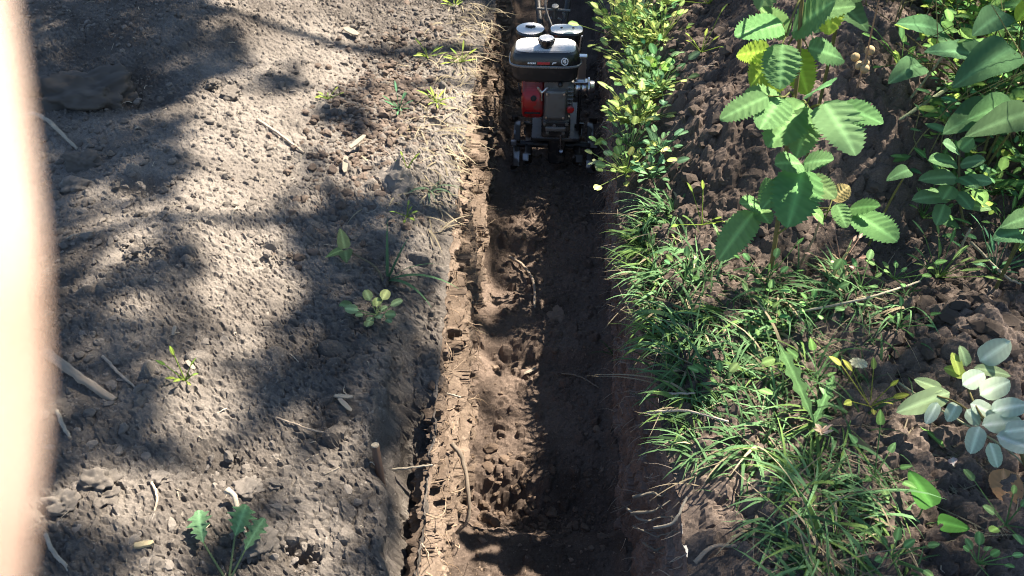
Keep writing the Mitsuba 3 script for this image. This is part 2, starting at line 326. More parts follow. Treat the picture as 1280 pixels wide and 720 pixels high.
def tree(name, label, foot, crowns, count, seed, leaf_size=.042):
    r_ = np.random.default_rng(seed); root = thing(name, label, 'tree')
    tops = [np.array(c[0]) for c in crowns]
    fz = float(foot[2]); fork = np.array([foot[0] + .1, foot[1], fz + 2.3])
    put('trunk', tube(curve([[foot[0], foot[1], fz - .2], [foot[0] + .06, foot[1] - .03, fz + 1.2], fork], 14), np.linspace(.16, .10, 15), 10), 'bark', root, smooth=True)
    for t in tops:
        mid = fork * .45 + t * .55 + np.array([0, 0, .25])
        put('limb', tube(curve([fork, mid, t], 14), np.linspace(.075, .018, 15), 7), 'bark', root, smooth=True)
    c = np.vstack([np.tile(t, (count // len(crowns), 1)) for t in tops]); rad = np.vstack([np.tile(q[1], (count // len(crowns), 1)) for q in crowns])
    q = r_.normal(size=c.shape); q /= np.linalg.norm(q, axis=1, keepdims=True); q *= r_.random((len(q), 1)) ** (1 / 3)
    P = c + q * rad
    g = P - SUN * (P[:, 2:3] - .05) / SUN[2]
    for _ in range(2): g = P - SUN * ((P[:, 2] - np.clip(ground_z(g[:, 0], g[:, 1]), -.45, .4)) / SUN[2])[:, None]
    s = sunny(g[:, 0], g[:, 1]) + 6.5 * N2(g[:, 0], g[:, 1], 7.5, 95, 2) + 3.5 * N2(g[:, 0], g[:, 1], 18, 93, 2) + 1.2 * r_.normal(size=len(g))
    away = P - np.array(CAM); near_hand = np.linalg.norm(np.cross(away, SUN), axis=1) < .16
    edge_ = sstep(-2.5, -1.9, g[:, 0])
    near_tank = np.linalg.norm(np.cross(P - np.array([0, 2.88, .1]), SUN), axis=1) < .15
    for c_, r_g, keep_ in (((.53, 1.53, .5), .36, .14), ((1.35, 2.35, .40), .75, .28), ((.92, 1.08, .12), .18, .4)):   # thinner crown in front of the taller plants
        ng = np.linalg.norm(np.cross(P - np.array(c_), SUN), axis=1) < r_g * (.7 + .6 * (N2(g[:, 0], g[:, 1], 12, 96, 2) + .5)); s = np.where(ng & (r_.random(len(g)) > keep_), 9, s)
    g3 = P - SUN * ((P[:, 2] - .13) / SUN[2])[:, None]; lip_ = (g3[:, 0] > .21) & (g3[:, 0] < .47) & (g3[:, 1] > 1.85) & (g3[:, 1] < 3.4) & (r_.random(len(g)) > .12); s = np.where(lip_, 9, s)
    g4 = P - SUN * ((P[:, 2] + .12) / SUN[2])[:, None]; wall_ = (g4[:, 0] > -.31) & (g4[:, 0] < -.11) & (g4[:, 1] > .6) & (g4[:, 1] < 3.4) & (r_.random(len(g)) > .14 + .5 * (N2(g4[:, 0], g4[:, 1], 9, 94, 2) > .18)); s = np.where(wall_, 9, s)
    g5 = P - SUN * ((P[:, 2] + .40) / SUN[2])[:, None]; s = np.where((g5[:, 0] > -.24) & (g5[:, 0] < .05) & (g5[:, 1] > .90) & (g5[:, 1] < 1.14) & (r_.random(len(g)) > .15), 9, s)
    P = P[(s < 4.5) & ~near_hand & ~near_tank]; n = len(P)
    d = r_.normal(size=(n, 3)); d[:, 2] -= .4; d /= np.linalg.norm(d, axis=1, keepdims=True)
    k = r_.normal(size=(n, 3)); k[:, 2] *= 1.3; k[:, 2] += 1.0 * np.sign(k[:, 2]); e = np.cross(k, d); e /= np.linalg.norm(e, axis=1, keepdims=True)
    L = leaf_size * (.7 + .6 * r_.random((n, 1))); up = np.cross(d, e)
    v = np.stack([P - d * L, P + e * L * .62 + up * L * .1, P + d * L, P - e * L * .62 + up * L * .1], 1).reshape(-1, 3)
    f = (np.array([[0, 1, 2], [0, 2, 3]])[None] + 4 * np.arange(n)[:, None, None]).reshape(-1, 3)
    col = np.array([.065, .13, .035]) * (.6 + .8 * r_.random((n, 1)))
    key = put('crown', (v, f), 'foliage', root, color=np.repeat(col, 4, 0)); labels[key] = {'kind': 'stuff'}
scene['bark'] = {'type': 'twosided', 'bsdf': {'type': 'principled', 'base_color': mikit.proc(lambda p, n, uv: mikit.mix((.10, .08, .065), (.21, .18, .15), mikit.fbm(p.x * 30, p.y * 30, p.z * 6, 3))), 'roughness': .9}}
tree('orchard_tree', 'leafy tree with a wide airy crown right of the trench, shading the soil', (4.6, 4.9, -.02),
     [((3.3, 4.2, 5.6), (1.7, 1.6, .9)), ((4.6, 5.6, 6.0), (1.6, 1.7, 1.0)), ((2.6, 5.6, 5.9), (1.7, 1.8, .9)), ((4.4, 3.6, 5.5), (1.6, 1.5, .9)), ((1.7, 4.3, 5.7), (1.5, 1.6, .9)), ((3.2, 2.9, 5.4), (1.6, 1.3, .8)), ((1.3, 5.7, 5.9), (1.3, 1.6, .8)), ((5.3, 4.5, 5.9), (1.3, 1.6, .9)), ((2.4, 7.0, 5.9), (1.7, 1.3, .8)), ((3.9, 7.1, 6.0), (1.5, 1.3, .8))], 56000, 301)

# ------------------------------------------------------------------ the walking tractor standing in the trench
def sheen_and_mud(c, rough, amount, spec=.5, metallic=0.0):
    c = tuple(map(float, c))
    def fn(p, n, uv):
        d = mikit.smoothstep(.55, .95, n.z) * amount * (.75 + .5 * mikit.fbm(p.x * 40, p.y * 40, p.z * 40, 3))  # pale sky reflection painted onto up-facing faces, strongest on the black paint
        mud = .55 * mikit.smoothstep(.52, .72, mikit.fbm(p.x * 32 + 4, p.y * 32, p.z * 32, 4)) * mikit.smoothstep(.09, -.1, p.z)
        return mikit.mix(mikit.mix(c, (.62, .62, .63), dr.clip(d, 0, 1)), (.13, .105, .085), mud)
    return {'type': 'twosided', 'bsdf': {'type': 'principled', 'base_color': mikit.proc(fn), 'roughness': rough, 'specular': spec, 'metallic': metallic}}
scene['black_paint'] = sheen_and_mud((.012, .012, .014), .22, 1.15, .6)
scene['black_iron'] = sheen_and_mud((.02, .02, .022), .5, .25)
scene['red_paint'] = sheen_and_mud((.42, .018, .02), .3, .3)
scene['grey_alloy'] = sheen_and_mud((.20, .195, .185), .5, .3, .5, .3)
scene['bright_steel'] = {'type': 'twosided', 'bsdf': {'type': 'principled', 'base_color': {'type': 'rgb', 'value': [.62, .63, .66]}, 'roughness': .25, 'metallic': 1.0}}
scene['white_print'] = {'type': 'twosided', 'bsdf': {'type': 'principled', 'base_color': {'type': 'rgb', 'value': [.72, .72, .72]}, 'roughness': .5}}
scene['black_rubber'] = {'type': 'twosided', 'bsdf': {'type': 'principled', 'base_color': {'type': 'rgb', 'value': [.02, .02, .022]}, 'roughness': .55}}
M3 = manifold3d.Manifold
def rbox(x0, x1, y0, y1, z0, z1, r, seg=16):
    return M3.batch_hull([M3.sphere(r, seg).translate([x, y, z]) for x in (x0 + r, x1 - r) for y in (y0 + r, y1 - r) for z in (z0 + r, z1 - r)])
def lathe(profile, pos, axis, seg=40, sx=1.0, sy=1.0):
    m = trimesh.creation.revolve(np.array(profile, float), sections=seg); m.apply_scale([sx, sy, 1])
    m.apply_transform(trimesh.geometry.align_vectors([0, 0, 1], unit(axis))); m.apply_translation(pos); return m
def loft(levels, n=72, p=4.0):
    """levels: (cx, cy, z, half width, half depth): rounded-rectangle rings, closed below and above."""
    a = np.arange(n) * 2 * np.pi / n; c, s = np.cos(a), np.sin(a)
    ring = np.stack([np.sign(c) * np.abs(c) ** (2 / p), np.sign(s) * np.abs(s) ** (2 / p)], 1)
    v = np.vstack([np.column_stack([cx + ring[:, 0] * w, cy + ring[:, 1] * h, np.full(n, z)]) for cx, cy, z, w, h in levels])
    f = []
    for k in range(len(levels) - 1):
        i = np.arange(n); j = (i + 1) % n; b = k * n
        f += [np.stack([b + i, b + j, b + n + j], 1), np.stack([b + i, b + n + j, b + n + i], 1)]
    m = len(levels); v = np.vstack([v, v[:n].mean(0), v[(m - 1) * n:].mean(0)]); i = np.arange(n); j = (i + 1) % n
    f += [np.stack([j, i, 0 * i + m * n], 1), np.stack([(m - 1) * n + i, (m - 1) * n + j, 0 * i + m * n + 1], 1)]
    return v, np.vstack(f)
E_ = thing('walking_tractor', 'black and red petrol walking tractor standing down in the trench', 'walking tractor')
ex = -.012
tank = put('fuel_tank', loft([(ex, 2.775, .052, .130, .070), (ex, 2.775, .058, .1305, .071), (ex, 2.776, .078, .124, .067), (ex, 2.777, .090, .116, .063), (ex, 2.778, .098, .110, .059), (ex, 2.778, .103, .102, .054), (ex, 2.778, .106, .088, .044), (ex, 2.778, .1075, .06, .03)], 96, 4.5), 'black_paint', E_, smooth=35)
put('seam_flange', loft([(ex, 2.775, .044, .131, .071), (ex, 2.775, .046, .134, .075), (ex, 2.775, .0515, .134, .075), (ex, 2.775, .0535, .131, .071)], 96, 4.5), 'grey_alloy', tank, smooth=30)
put('tank_bottom', loft([(ex, 2.79, -.022, .110, .065), (ex, 2.79, -.010, .120, .075), (ex, 2.785, .043, .126, .078)], 72, 4.5), 'black_iron', E_, smooth=30)
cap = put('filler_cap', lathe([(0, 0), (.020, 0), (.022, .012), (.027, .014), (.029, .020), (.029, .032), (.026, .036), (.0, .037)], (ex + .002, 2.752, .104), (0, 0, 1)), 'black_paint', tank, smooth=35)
for k in range(12):
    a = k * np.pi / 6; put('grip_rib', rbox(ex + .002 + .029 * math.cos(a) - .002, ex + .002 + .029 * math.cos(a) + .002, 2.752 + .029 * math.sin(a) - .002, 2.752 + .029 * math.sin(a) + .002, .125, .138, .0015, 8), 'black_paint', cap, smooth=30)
# print on the tank's front face (too small in the photo to read): a pale word, a red plate, a pale mark and a round badge
def on_front(z, x):   # a point of the tank's front face
    return 2.776 - np.interp(z, [.058, .078, .090, .098], [.072, .068, .064, .060]) - .0015
def plate(x0, x1, z0, z1, sl=0.0, dy=0.0):
    pts = [(x0, z0), (x1, z0), (x1 + sl, z1), (x0 + sl, z1)]
    a = np.array([[x, on_front(z, x) - dy, z] for x, z in pts]); b = a + [0, .004, 0]
    return trimesh.convex.convex_hull(np.vstack([a, b]))
word = trimesh.util.concatenate([plate(-.076 + k * .0062, -.0715 + k * .0062, .0605, .0660, .001) for k in range(5)])
put('tank_print', word, 'white_print', tank); put('tank_plate', plate(-.042, .004, .0590, .0680, .001), 'red_paint', tank)
put('tank_mark', trimesh.util.concatenate([plate(.012, .016, .060, .068, .004), plate(.018, .027, .0645, .068, .002)]), 'white_print', tank)
bx_, bz_ = .058, .0715
ringv = []
for r0, r1 in ((.0105, .0135),):
    a = np.linspace(0, 2 * np.pi, 41)[:-1]
    o = [np.array([[bx_ + r * math.cos(t), on_front(bz_ + r * math.sin(t), 0) - h, bz_ + r * math.sin(t)] for t in a]) for r, h in ((r1, 0), (r1, .0012), (r0, .0012), (r0, 0))]
    v = np.vstack(o); i = np.arange(40); j = (i + 1) % 40
    f = np.vstack([np.vstack([np.stack([q * 40 + i, q * 40 + j, (q + 1) * 40 + j], 1), np.stack([q * 40 + i, (q + 1) * 40 + j, (q + 1) * 40 + i], 1)]) for q in range(3)])
badge = put('round_badge', (v, f), 'white_print', tank, smooth=30)
put('badge_stroke', trimesh.util.concatenate([plate(bx_ - .007, bx_ + .006, .0685, .0715, 0), plate(bx_ + .000, bx_ + .004, .064, .0795, 0), plate(bx_ - .007, bx_ - .003, .0715, .0775, .004)]), 'white_print', tank)
# air filter and silencer behind the tank
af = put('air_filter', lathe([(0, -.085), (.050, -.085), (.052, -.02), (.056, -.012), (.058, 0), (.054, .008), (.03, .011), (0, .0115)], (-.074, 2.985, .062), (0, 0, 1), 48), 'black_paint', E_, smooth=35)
put('wing_nut', M3.batch_hull([M3.sphere(.004, 10).translate([-.074 + dx, 2.985, .078]) for dx in (-.016, .0, .016)]), 'black_rubber', af, smooth=30)
put('wing_nut', M3.batch_hull([M3.sphere(.005, 10).translate([-.074 + dx, 2.982, .076]) for dx in (-.005, .005)]), 'black_rubber', af, smooth=30)
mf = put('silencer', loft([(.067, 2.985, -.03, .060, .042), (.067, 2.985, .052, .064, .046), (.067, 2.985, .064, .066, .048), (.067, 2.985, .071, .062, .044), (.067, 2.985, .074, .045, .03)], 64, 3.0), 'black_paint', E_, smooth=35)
for dx in (-.02, .025): put('screw', lathe([(0, 0), (.005, 0), (.005, .003), (0, .0035)], (.067 + dx, 2.985, .0735), (0, 0, 1), 10), 'black_rubber', mf)
# recoil starter housing, red
rs = put('starter_housing', lathe([(0, 0), (.070, 0), (.082, .006), (.086, .016), (.086, .066), (.080, .080), (.06, .085), (0, .085)], (-.014, 2.805, -.118), (-1, 0, 0), 64), 'red_paint', E_, smooth=30)
put('starter_port', lathe([(0, 0), (.011, 0), (.011, .004), (.008, .006), (.0, .006)], (-.052, 2.7235, -.088), (0, -1, .15), 24), 'black_rubber', rs)
for k, z in enumerate((-.150, -.163, -.122)): put('cooling_slot', rbox(-.086, -.026, 2.7195 + .014 * k * (k == 1) + .0, 2.728 + .014 * k * (k == 1), z - .003, z + .003, .002, 8), 'black_rubber' if k < 2 else 'red_paint', rs)
put('starter_cord', tube(curve([[-.094, 2.76, -.10], [-.105, 2.74, -.07], [-.11, 2.75, -.04]], 8), .004, 6), 'black_rubber', rs, smooth=True)
# bracket, block, valve cover
br = M3.batch_hull([M3.sphere(.005, 10).translate([x, 2.715, z]) for x, z in ((-.022, -.090), (-.022, -.062))]) + M3.batch_hull([M3.sphere(.005, 10).translate([x, 2.715, z]) for x, z in ((-.022, -.062), (-.036, -.040))]) + M3.batch_hull([M3.sphere(.005, 10).translate([x, 2.715, z]) for x, z in ((-.022, -.062), (-.002, -.040))])
put('throttle_bracket', br, 'bright_steel', E_, smooth=30)
bl = put('engine_block', rbox(-.014, .084, 2.735, 2.92, -.19, -.018, .010), 'grey_alloy', E_, smooth=30)
vc = put('valve_cover', rbox(-.008, .072, 2.708, 2.740, -.168, -.052, .009), 'grey_alloy', bl, smooth=30)
for x in (.000, .064):
    for z in (-.160, -.060): put('cover_bolt', lathe([(0, 0), (.006, 0), (.006, .005), (0, .006)], (x, 2.7085, z), (0, -1, 0), 6), 'bright_steel', vc)
for k in range(6): put('cooling_fin', rbox(.074, .098, 2.728, 2.86, -.048 - k * .016, -.043 - k * .016, .002, 8), 'grey_alloy', bl, smooth=30)
put('spark_plug', lathe([(0, 0), (.009, 0), (.009, .03), (.006, .034), (.006, .05), (0, .052)], (.046, 2.735, -.034), (0, -.9, .4), 16), 'black_rubber', bl, smooth=30)
put('oil_cap', lathe([(0, 0), (.014, 0), (.015, .008), (.013, .014), (.009, .016), (0, .016)], (.088, 2.725, -.130), (0, -1, 0.1), 14), 'red_paint', E_, smooth=25)
cr = put('crankcase', rbox(-.020, .092, 2.725, 2.93, -.262, -.185, .012), 'black_iron', E_, smooth=30)
for x, z in ((-.008, -.196), (.030, -.204), (.078, -.196), (.004, -.236), (.066, -.236)): put('case_bolt', lathe([(0, 0), (.007, 0), (.007, .006), (0, .007)], (x, 2.7255, z), (0, -1, 0), 6), 'grey_alloy', cr)
put('drain_plate', rbox(-.005, .076, 2.716, 2.730, -.226, -.209, .004, 10), 'grey_alloy', cr, smooth=30)
put('gear_leg', rbox(.010, .078, 2.75, 2.86, -.40, -.255, .014), 'black_iron', E_, smooth=30)
put('mounting_frame', rbox(-.06, .13, 2.73, 3.02, -.280, -.262, .006), 'black_iron', E_, smooth=30)
put('depth_rod', tube([[.056, 2.722, -.245], [.058, 2.718, -.315]], .0035, 8), 'bright_steel', E_, smooth=True)
put('rod_end', lathe([(0, 0), (.008, 0), (.008, .01), (0, .011)], (.060, 2.718, -.318), (0, -.5, 1), 12), 'bright_steel', E_, smooth=30)
# pulley side
pa = put('pulley_arm', rbox(.108, .140, 2.752, 2.764, -.030, .066, .004), 'bright_steel', E_, smooth=30)
put('arm_foot', rbox(.098, .150, 2.742, 2.770, -.036, -.026, .003), 'bright_steel', pa, smooth=30); put('arm_head', rbox(.090, .142, 2.745, 2.768, .060, .074, .003), 'bright_steel', pa, smooth=30)
put('pulley', lathe([(0, 0), (.034, 0), (.036, .004), (.036, .010), (.026, .018), (.036, .026), (.036, .032), (.026, .040), (.036, .048), (.036, .054), (.024, .058), (.022, .072), (.010, .074), (0, .074)], (.104, 2.785, -.068), (1, 0, 0), 48), 'bright_steel', E_, smooth=25)
put('drive_belt', tube([[.116 + .008, 2.785 - .030, -.068], [.124, 2.80, -.30], [.124, 2.83, -.33], [.124, 2.815, -.068]], .006, 6), 'black_rubber', E_)
put('choke_lever', tube(curve([[.118, 2.9, .02], [.121, 2.9, .07], [.124, 2.895, .085]], 8), .004, 6), 'bright_steel', E_, smooth=True)
put('throttle_cable', tube(curve([[.020, 2.95, .03], [.012, 3.02, .055], [-.012, 3.10, .085], [-.018, 3.2, .10], [.002, 3.3, .15], [.03, 3.5, .28], [.07, 3.8, .45]], 40), .0055, 7), 'black_rubber', E_, smooth=True)
# handlebar
for s in (-1, 1):
    hb = put('handlebar', tube(curve([[.012 + s * .022, 3.08, -.12], [.012 + s * .060, 3.30, .02], [.012 + s * .10, 3.6, .22], [.012 + s * .20, 3.95, .44], [.012 + s * .22, 4.15, .50]], 30), .013, 10), 'black_iron', E_, smooth=True)
    put('hand_grip', tube([[.012 + s * .215, 4.05, .475], [.012 + s * .222, 4.22, .515]], .018, 12), 'black_rubber', hb, smooth=True)
put('steering_column', rbox(-.02, .044, 3.04, 3.12, -.28, -.04, .012), 'black_iron', E_, smooth=30)
hc = put('handle_clamp', lathe([(0, -.03), (.008, -.03), (.008, .02), (.014, .022), (.014, .032), (0, .034)], (.022, 3.26, .02), (0, -.3, 1), 20), 'grey_alloy', E_, smooth=30)
put('cross_bar', tube([[-.055, 3.255, .035], [.085, 3.255, .030]], .006, 8), 'grey_alloy', E_, smooth=True)
for s in (-1, 1): put('clamp_hook', tube(curve([[.022 + s * .012, 3.25, .0], [.022 + s * .034, 3.25, -.012], [.022 + s * .042, 3.25, .01], [.022 + s * .030, 3.25, .022]], 14), .0045, 7), 'grey_alloy', hc, smooth=True)
# tines
put('tine_axle', tube([[-.125, 2.80, -.335], [.19, 2.80, -.335]], .014, 12), 'black_iron', E_, smooth=True)
for x in (-.118, -.070, .125, .178):
    for k in range(4):
        a = k * math.pi / 2 + (.5 if x in (-.118, .178) else 1.1) + .25; c_, s_ = math.cos(a), math.sin(a); sd = 1 if x > 0 else -1
        pts = [np.array([x, 2.80 + r * c_ - q * s_, -.335 + r * s_ + q * c_]) for r, q in ((.012, 0), (.055, .0), (.088, .012), (.102, .034))]
        tv = [M3.batch_hull([M3.sphere(.0032, 8).translate((p + np.array([o, 0, 0])).tolist()) for p in (pts[i], pts[i + 1]) for o in ((-.011, .011) if i < 2 else (-.011 + sd * .008 * (i - 1), .011 + sd * .010 * (i - 1)))]) for i in range(3)]
        put('tine', tv[0] + tv[1] + tv[2], 'worn_iron', E_, smooth=30)
scene['worn_iron'] = {'type': 'twosided', 'bsdf': {'type': 'principled', 'base_color': mikit.proc(lambda p, n, uv: mikit.mix((.06, .05, .045), (.32, .32, .33), mikit.smoothstep(.5, .7, mikit.fbm(p.x * 30, p.y * 30, p.z * 30, 2)))), 'roughness': .4, 'metallic': .7}}

# ------------------------------------------------------------------ the hand that holds the camera: one finger reaches into the left edge
RIGHT = np.array([math.cos(YAW), math.sin(YAW), 0]); UP = np.cross(RIGHT, FWD)
def skeleton(bones, seg=18):
    J = lambda q: M3.sphere(q[3], seg).translate(list(q[:3]))
    out = None
    for a, b in bones:
        h = M3.batch_hull([J(a), J(b)]); out = h if out is None else out + h
    return out
bones = []
def chain(*j):
    for a, b in zip(j, j[1:]): bones.append((a, b))
# millimetres; x to the right, y up, z away along the view; joints with their radii
chain((-62, -62, 30, 12), (-38, -44, 33, 8.6), (-29.9, -13, 35.5, 7.5), (-29.6, -1, 35.5, 7.9), (-30.7, 14, 35.5, 7.3), (-30.5, 32, 33, 6.6))          # index finger
chain((-72, -55, 38, 12), (-52, -32, 45, 8.8), (-46, 6, 48, 8.2), (-45, 30, 46, 7.8), (-44, 50, 42, 6.6))
chain((-80, -52, 44, 12), (-66, -26, 54, 8.4), (-62, 10, 58, 7.8), (-61, 32, 56, 7.4), (-60, 50, 52, 6.4))
chain((-88, -52, 50, 11), (-80, -28, 60, 7.6), (-77, 0, 64, 6.8), (-76, 16, 62, 6.4), (-75, 32, 58, 5.6))
chain((-70, -78, 16, 13), (-58, -62, -4, 11), (-52, -36, -16, 9.5), (-50, -12, -20, 7.6))                                          # thumb
chain((-62, -62, 30, 12), (-88, -52, 50, 11)); chain((-62, -62, 30, 12), (-95, -110, 30, 15)); chain((-72, -55, 38, 12), (-100, -108, 40, 15)); chain((-88, -52, 50, 11), (-106, -104, 48, 13)); chain((-70, -78, 16, 13), (-95, -110, 30, 15))
chain((-98, -110, 36, 20), (-125, -160, 30, 21), (-190, -280, 10, 32), (-230, -350, 0, 36))
hm = skeleton(bones).refine_to_length(5.0).to_mesh(); hm = trimesh.Trimesh(hm.vert_properties[:, :3], hm.tri_verts)
trimesh.smoothing.filter_taubin(hm, iterations=12)
hv = np.array(hm.vertices) / 1000.0
def to_world(q): return CAM + q[:, :1] * RIGHT + q[:, 1:2] * UP + q[:, 2:3] * FWD
def skin_(p, n, uv): return mikit.mix((.40, .28, .22), (.54, .43, .37), mikit.smoothstep(.3, .7, mikit.fbm(p.x * 70, p.y * 70, p.z * 70, 4)))
scene['skin'] = {'type': 'twosided', 'bsdf': {'type': 'principled', 'base_color': mikit.proc(skin_), 'roughness': .5, 'specular': .4}}
hand = thing('hand', 'pale blurred finger of a hand close up along the left edge', 'hand')
put('skin', (to_world(hv), np.array(hm.faces)), 'skin', hand, smooth=True)
for j0, j1, r in (((-30.7, 14, 35.5), (-30.5, 32, 33), 6.6), ((-45, 30, 46), (-44, 50, 42), 6.6), ((-61, 32, 56), (-60, 50, 52), 6.4), ((-76, 16, 62), (-75, 32, 58), 5.6)):
    j0, j1 = np.array(j0) / 1000, np.array(j1) / 1000; ax = unit(j1 - j0); nrm = unit(np.array([0, .15, 1.0])); sd_ = unit(np.cross(ax, nrm)); nrm = np.cross(sd_, ax)
    uu_, vv_ = np.meshgrid(np.linspace(-.2, 1.15, 9), np.linspace(-1, 1, 9), indexing='ij')
    rr_ = r / 1000; L = .010
    p_ = j1 + (uu_[..., None] - .35) * L * ax + (.85 * rr_ * np.sin(vv_ * .9))[..., None] * sd_ * np.sqrt(np.clip(1 - np.maximum(0, uu_ - .7) ** 2 * 3, .05, 1))[..., None] + ((rr_ + .0006) * np.cos(vv_ * .9))[..., None] * nrm
    put('nail', (to_world(p_.reshape(-1, 3)), grid_faces(9, 9)), 'skin', hand, smooth=True)
# ------------------------------------------------------------------ leaves, stems, blades
LG, BG, YG = np.array([.085, .17, .055]), np.array([.060, .135, .070]), np.array([.17, .25, .05])      # mid green, blue green, young green
SV, STRAW, ROOT, BARK = np.array([.30, .38, .30]), np.array([.42, .36, .24]), np.array([.40, .33, .25]), np.array([.16, .12, .09])
prng = np.random.default_rng(77)
def leaf(B, Tp, w, col, up=None, fold=.18, droop=.18, serr=.0, nu=10, nv=7, kind='ovate', pleat=0.0, nveins=7, jit=.12):
    B, Tp = np.asarray(B, float), np.asarray(Tp, float); L = np.linalg.norm(Tp - B); x = (Tp - B) / L
    up = np.array([prng.normal(0, .18), -.18 + prng.normal(0, .15), 1.0]) if up is None else np.asarray(up, float)
    z = up - (up @ x) * x
    if np.linalg.norm(z) < .05: z = np.array([0, -1, .3]) - (np.array([0, -1, .3]) @ x) * x
    z = unit(z); y = np.cross(z, x)
    u = np.linspace(0, 1, nu) ** .9; v = np.linspace(-1, 1, nv); U, V = np.meshgrid(u, v, indexing='ij')
    if kind == 'ovate': prof = U ** .45 * (1 - U) ** .62 / .595
    elif kind == 'round': prof = np.sqrt(np.clip(1 - (2 * U - 1) ** 2, 0, 1)) * (1 - .08 * U)
    elif kind == 'heart': prof = np.clip(U + .02, 0, 1) ** .28 * (1 - U) ** .75 / .70
    elif kind == 'lance': prof = U ** .7 * (1 - U) ** .9 / .46 * .8
    else: prof = np.sin(np.pi * np.clip(U, 0, 1)) ** .6 * (.45 + .55 * U) * (1 - .55 * np.abs(np.sin(U * np.pi * 5)))   # lobed
    hw = w / 2 * prof
    if serr: hw = hw * (1 + serr * (np.abs(((U * nveins * 2.2) % 1) - .5) * 2 - .5) * np.abs(V))
    vein = np.sin(2 * np.pi * (U * nveins - np.abs(V) * 1.3))
    X = U * L + (0.10 * L * np.abs(V) ** 1.5 * (U < .999) * np.sin(np.pi * U) * -.6 if kind == 'heart' else 0)
    Yv = V * hw; Zv = fold * np.abs(Yv) - droop * L * U ** 2 + pleat * w * vein * np.minimum(1, 3 * np.abs(V)) * np.sin(np.pi * U) - .35 * fold * Yv ** 2 / (w / 2 + 1e-9)
    Zv = Zv + .03 * w * np.sin(5 * U + prng.random() * 6) * V
    tipfix = droop * L                       # keep the tip where it was asked for
    Zv = Zv + tipfix * U
    P = B + X[..., None] * x + Yv[..., None] * y + Zv[..., None] * z
    c = np.asarray(col) * 1.3 * (1 + prng.normal(0, jit)) * np.array([1 + prng.normal(0, jit * .5), 1, 1 + prng.normal(0, jit * .5)])
    C = c * (1 + .75 * np.exp(-(V / .12) ** 2) + .16 * np.maximum(0, vein) * (np.abs(V) < .95))[..., None] * np.array([1, 1, 1.0])
    return P.reshape(-1, 3), grid_faces(nu, nv), C.reshape(-1, 3)
def stalk(pts, r0, r1, col, n=10, sides=5):
    p = curve(pts, n); v, f = tube(p, np.linspace(r0, r1, len(p)), sides); return v, f, np.tile(np.asarray(col) * (1 + prng.normal(0, .06)), (len(v), 1))
def one(name, parts, bsdf, parent=None, smooth=True):
    m = MB()
    for p in parts: m.add(*p)
    return m.build(name, bsdf, parent, smooth)
def blade(base, az, L, w, col, lift=1.1, bend=1.6, n=7, twist=.0):
    """A grass blade: rises at the angle lift, bends over by bend radians along its length."""
    t = np.linspace(0, 1, n); ang = lift - bend * t ** 1.2; d = np.array([math.cos(az), math.sin(az)])
    ds = L / (n - 1); h = np.concatenate([[0], np.cumsum(np.cos(ang[:-1]) * ds)]); z = np.concatenate([[0], np.cumsum(np.sin(ang[:-1]) * ds)])
    side = np.array([-d[1], d[0], 0]); wd = w / 2 * np.clip(1 - t ** 2.2, .04, 1) * np.clip(.6 + 2 * t, 0, 1)
    sway = prng.normal(0, .10) * L * t ** 2
    c = np.stack([base[0] + d[0] * h + side[0] * sway, base[1] + d[1] * h + side[1] * sway, base[2] + z], 1)
    tilt = side + np.array([0, 0, prng.normal(0, .5)])
    v = np.stack([c - tilt * wd[:, None], c + tilt * wd[:, None]], 1).reshape(-1, 3)
    v[:, 2] = np.maximum(v[:, 2], base[2] - .01 - .9 * np.maximum(0, np.hypot(v[:, 0] - base[0], v[:, 1] - base[1]) - .35))
    C = np.repeat(np.asarray(col)[None] * (.8 + .35 * t)[:, None], 2, 0)
    return v, grid_faces(n, 2), C
def gz(x, y): return float(ground_z(x, y))

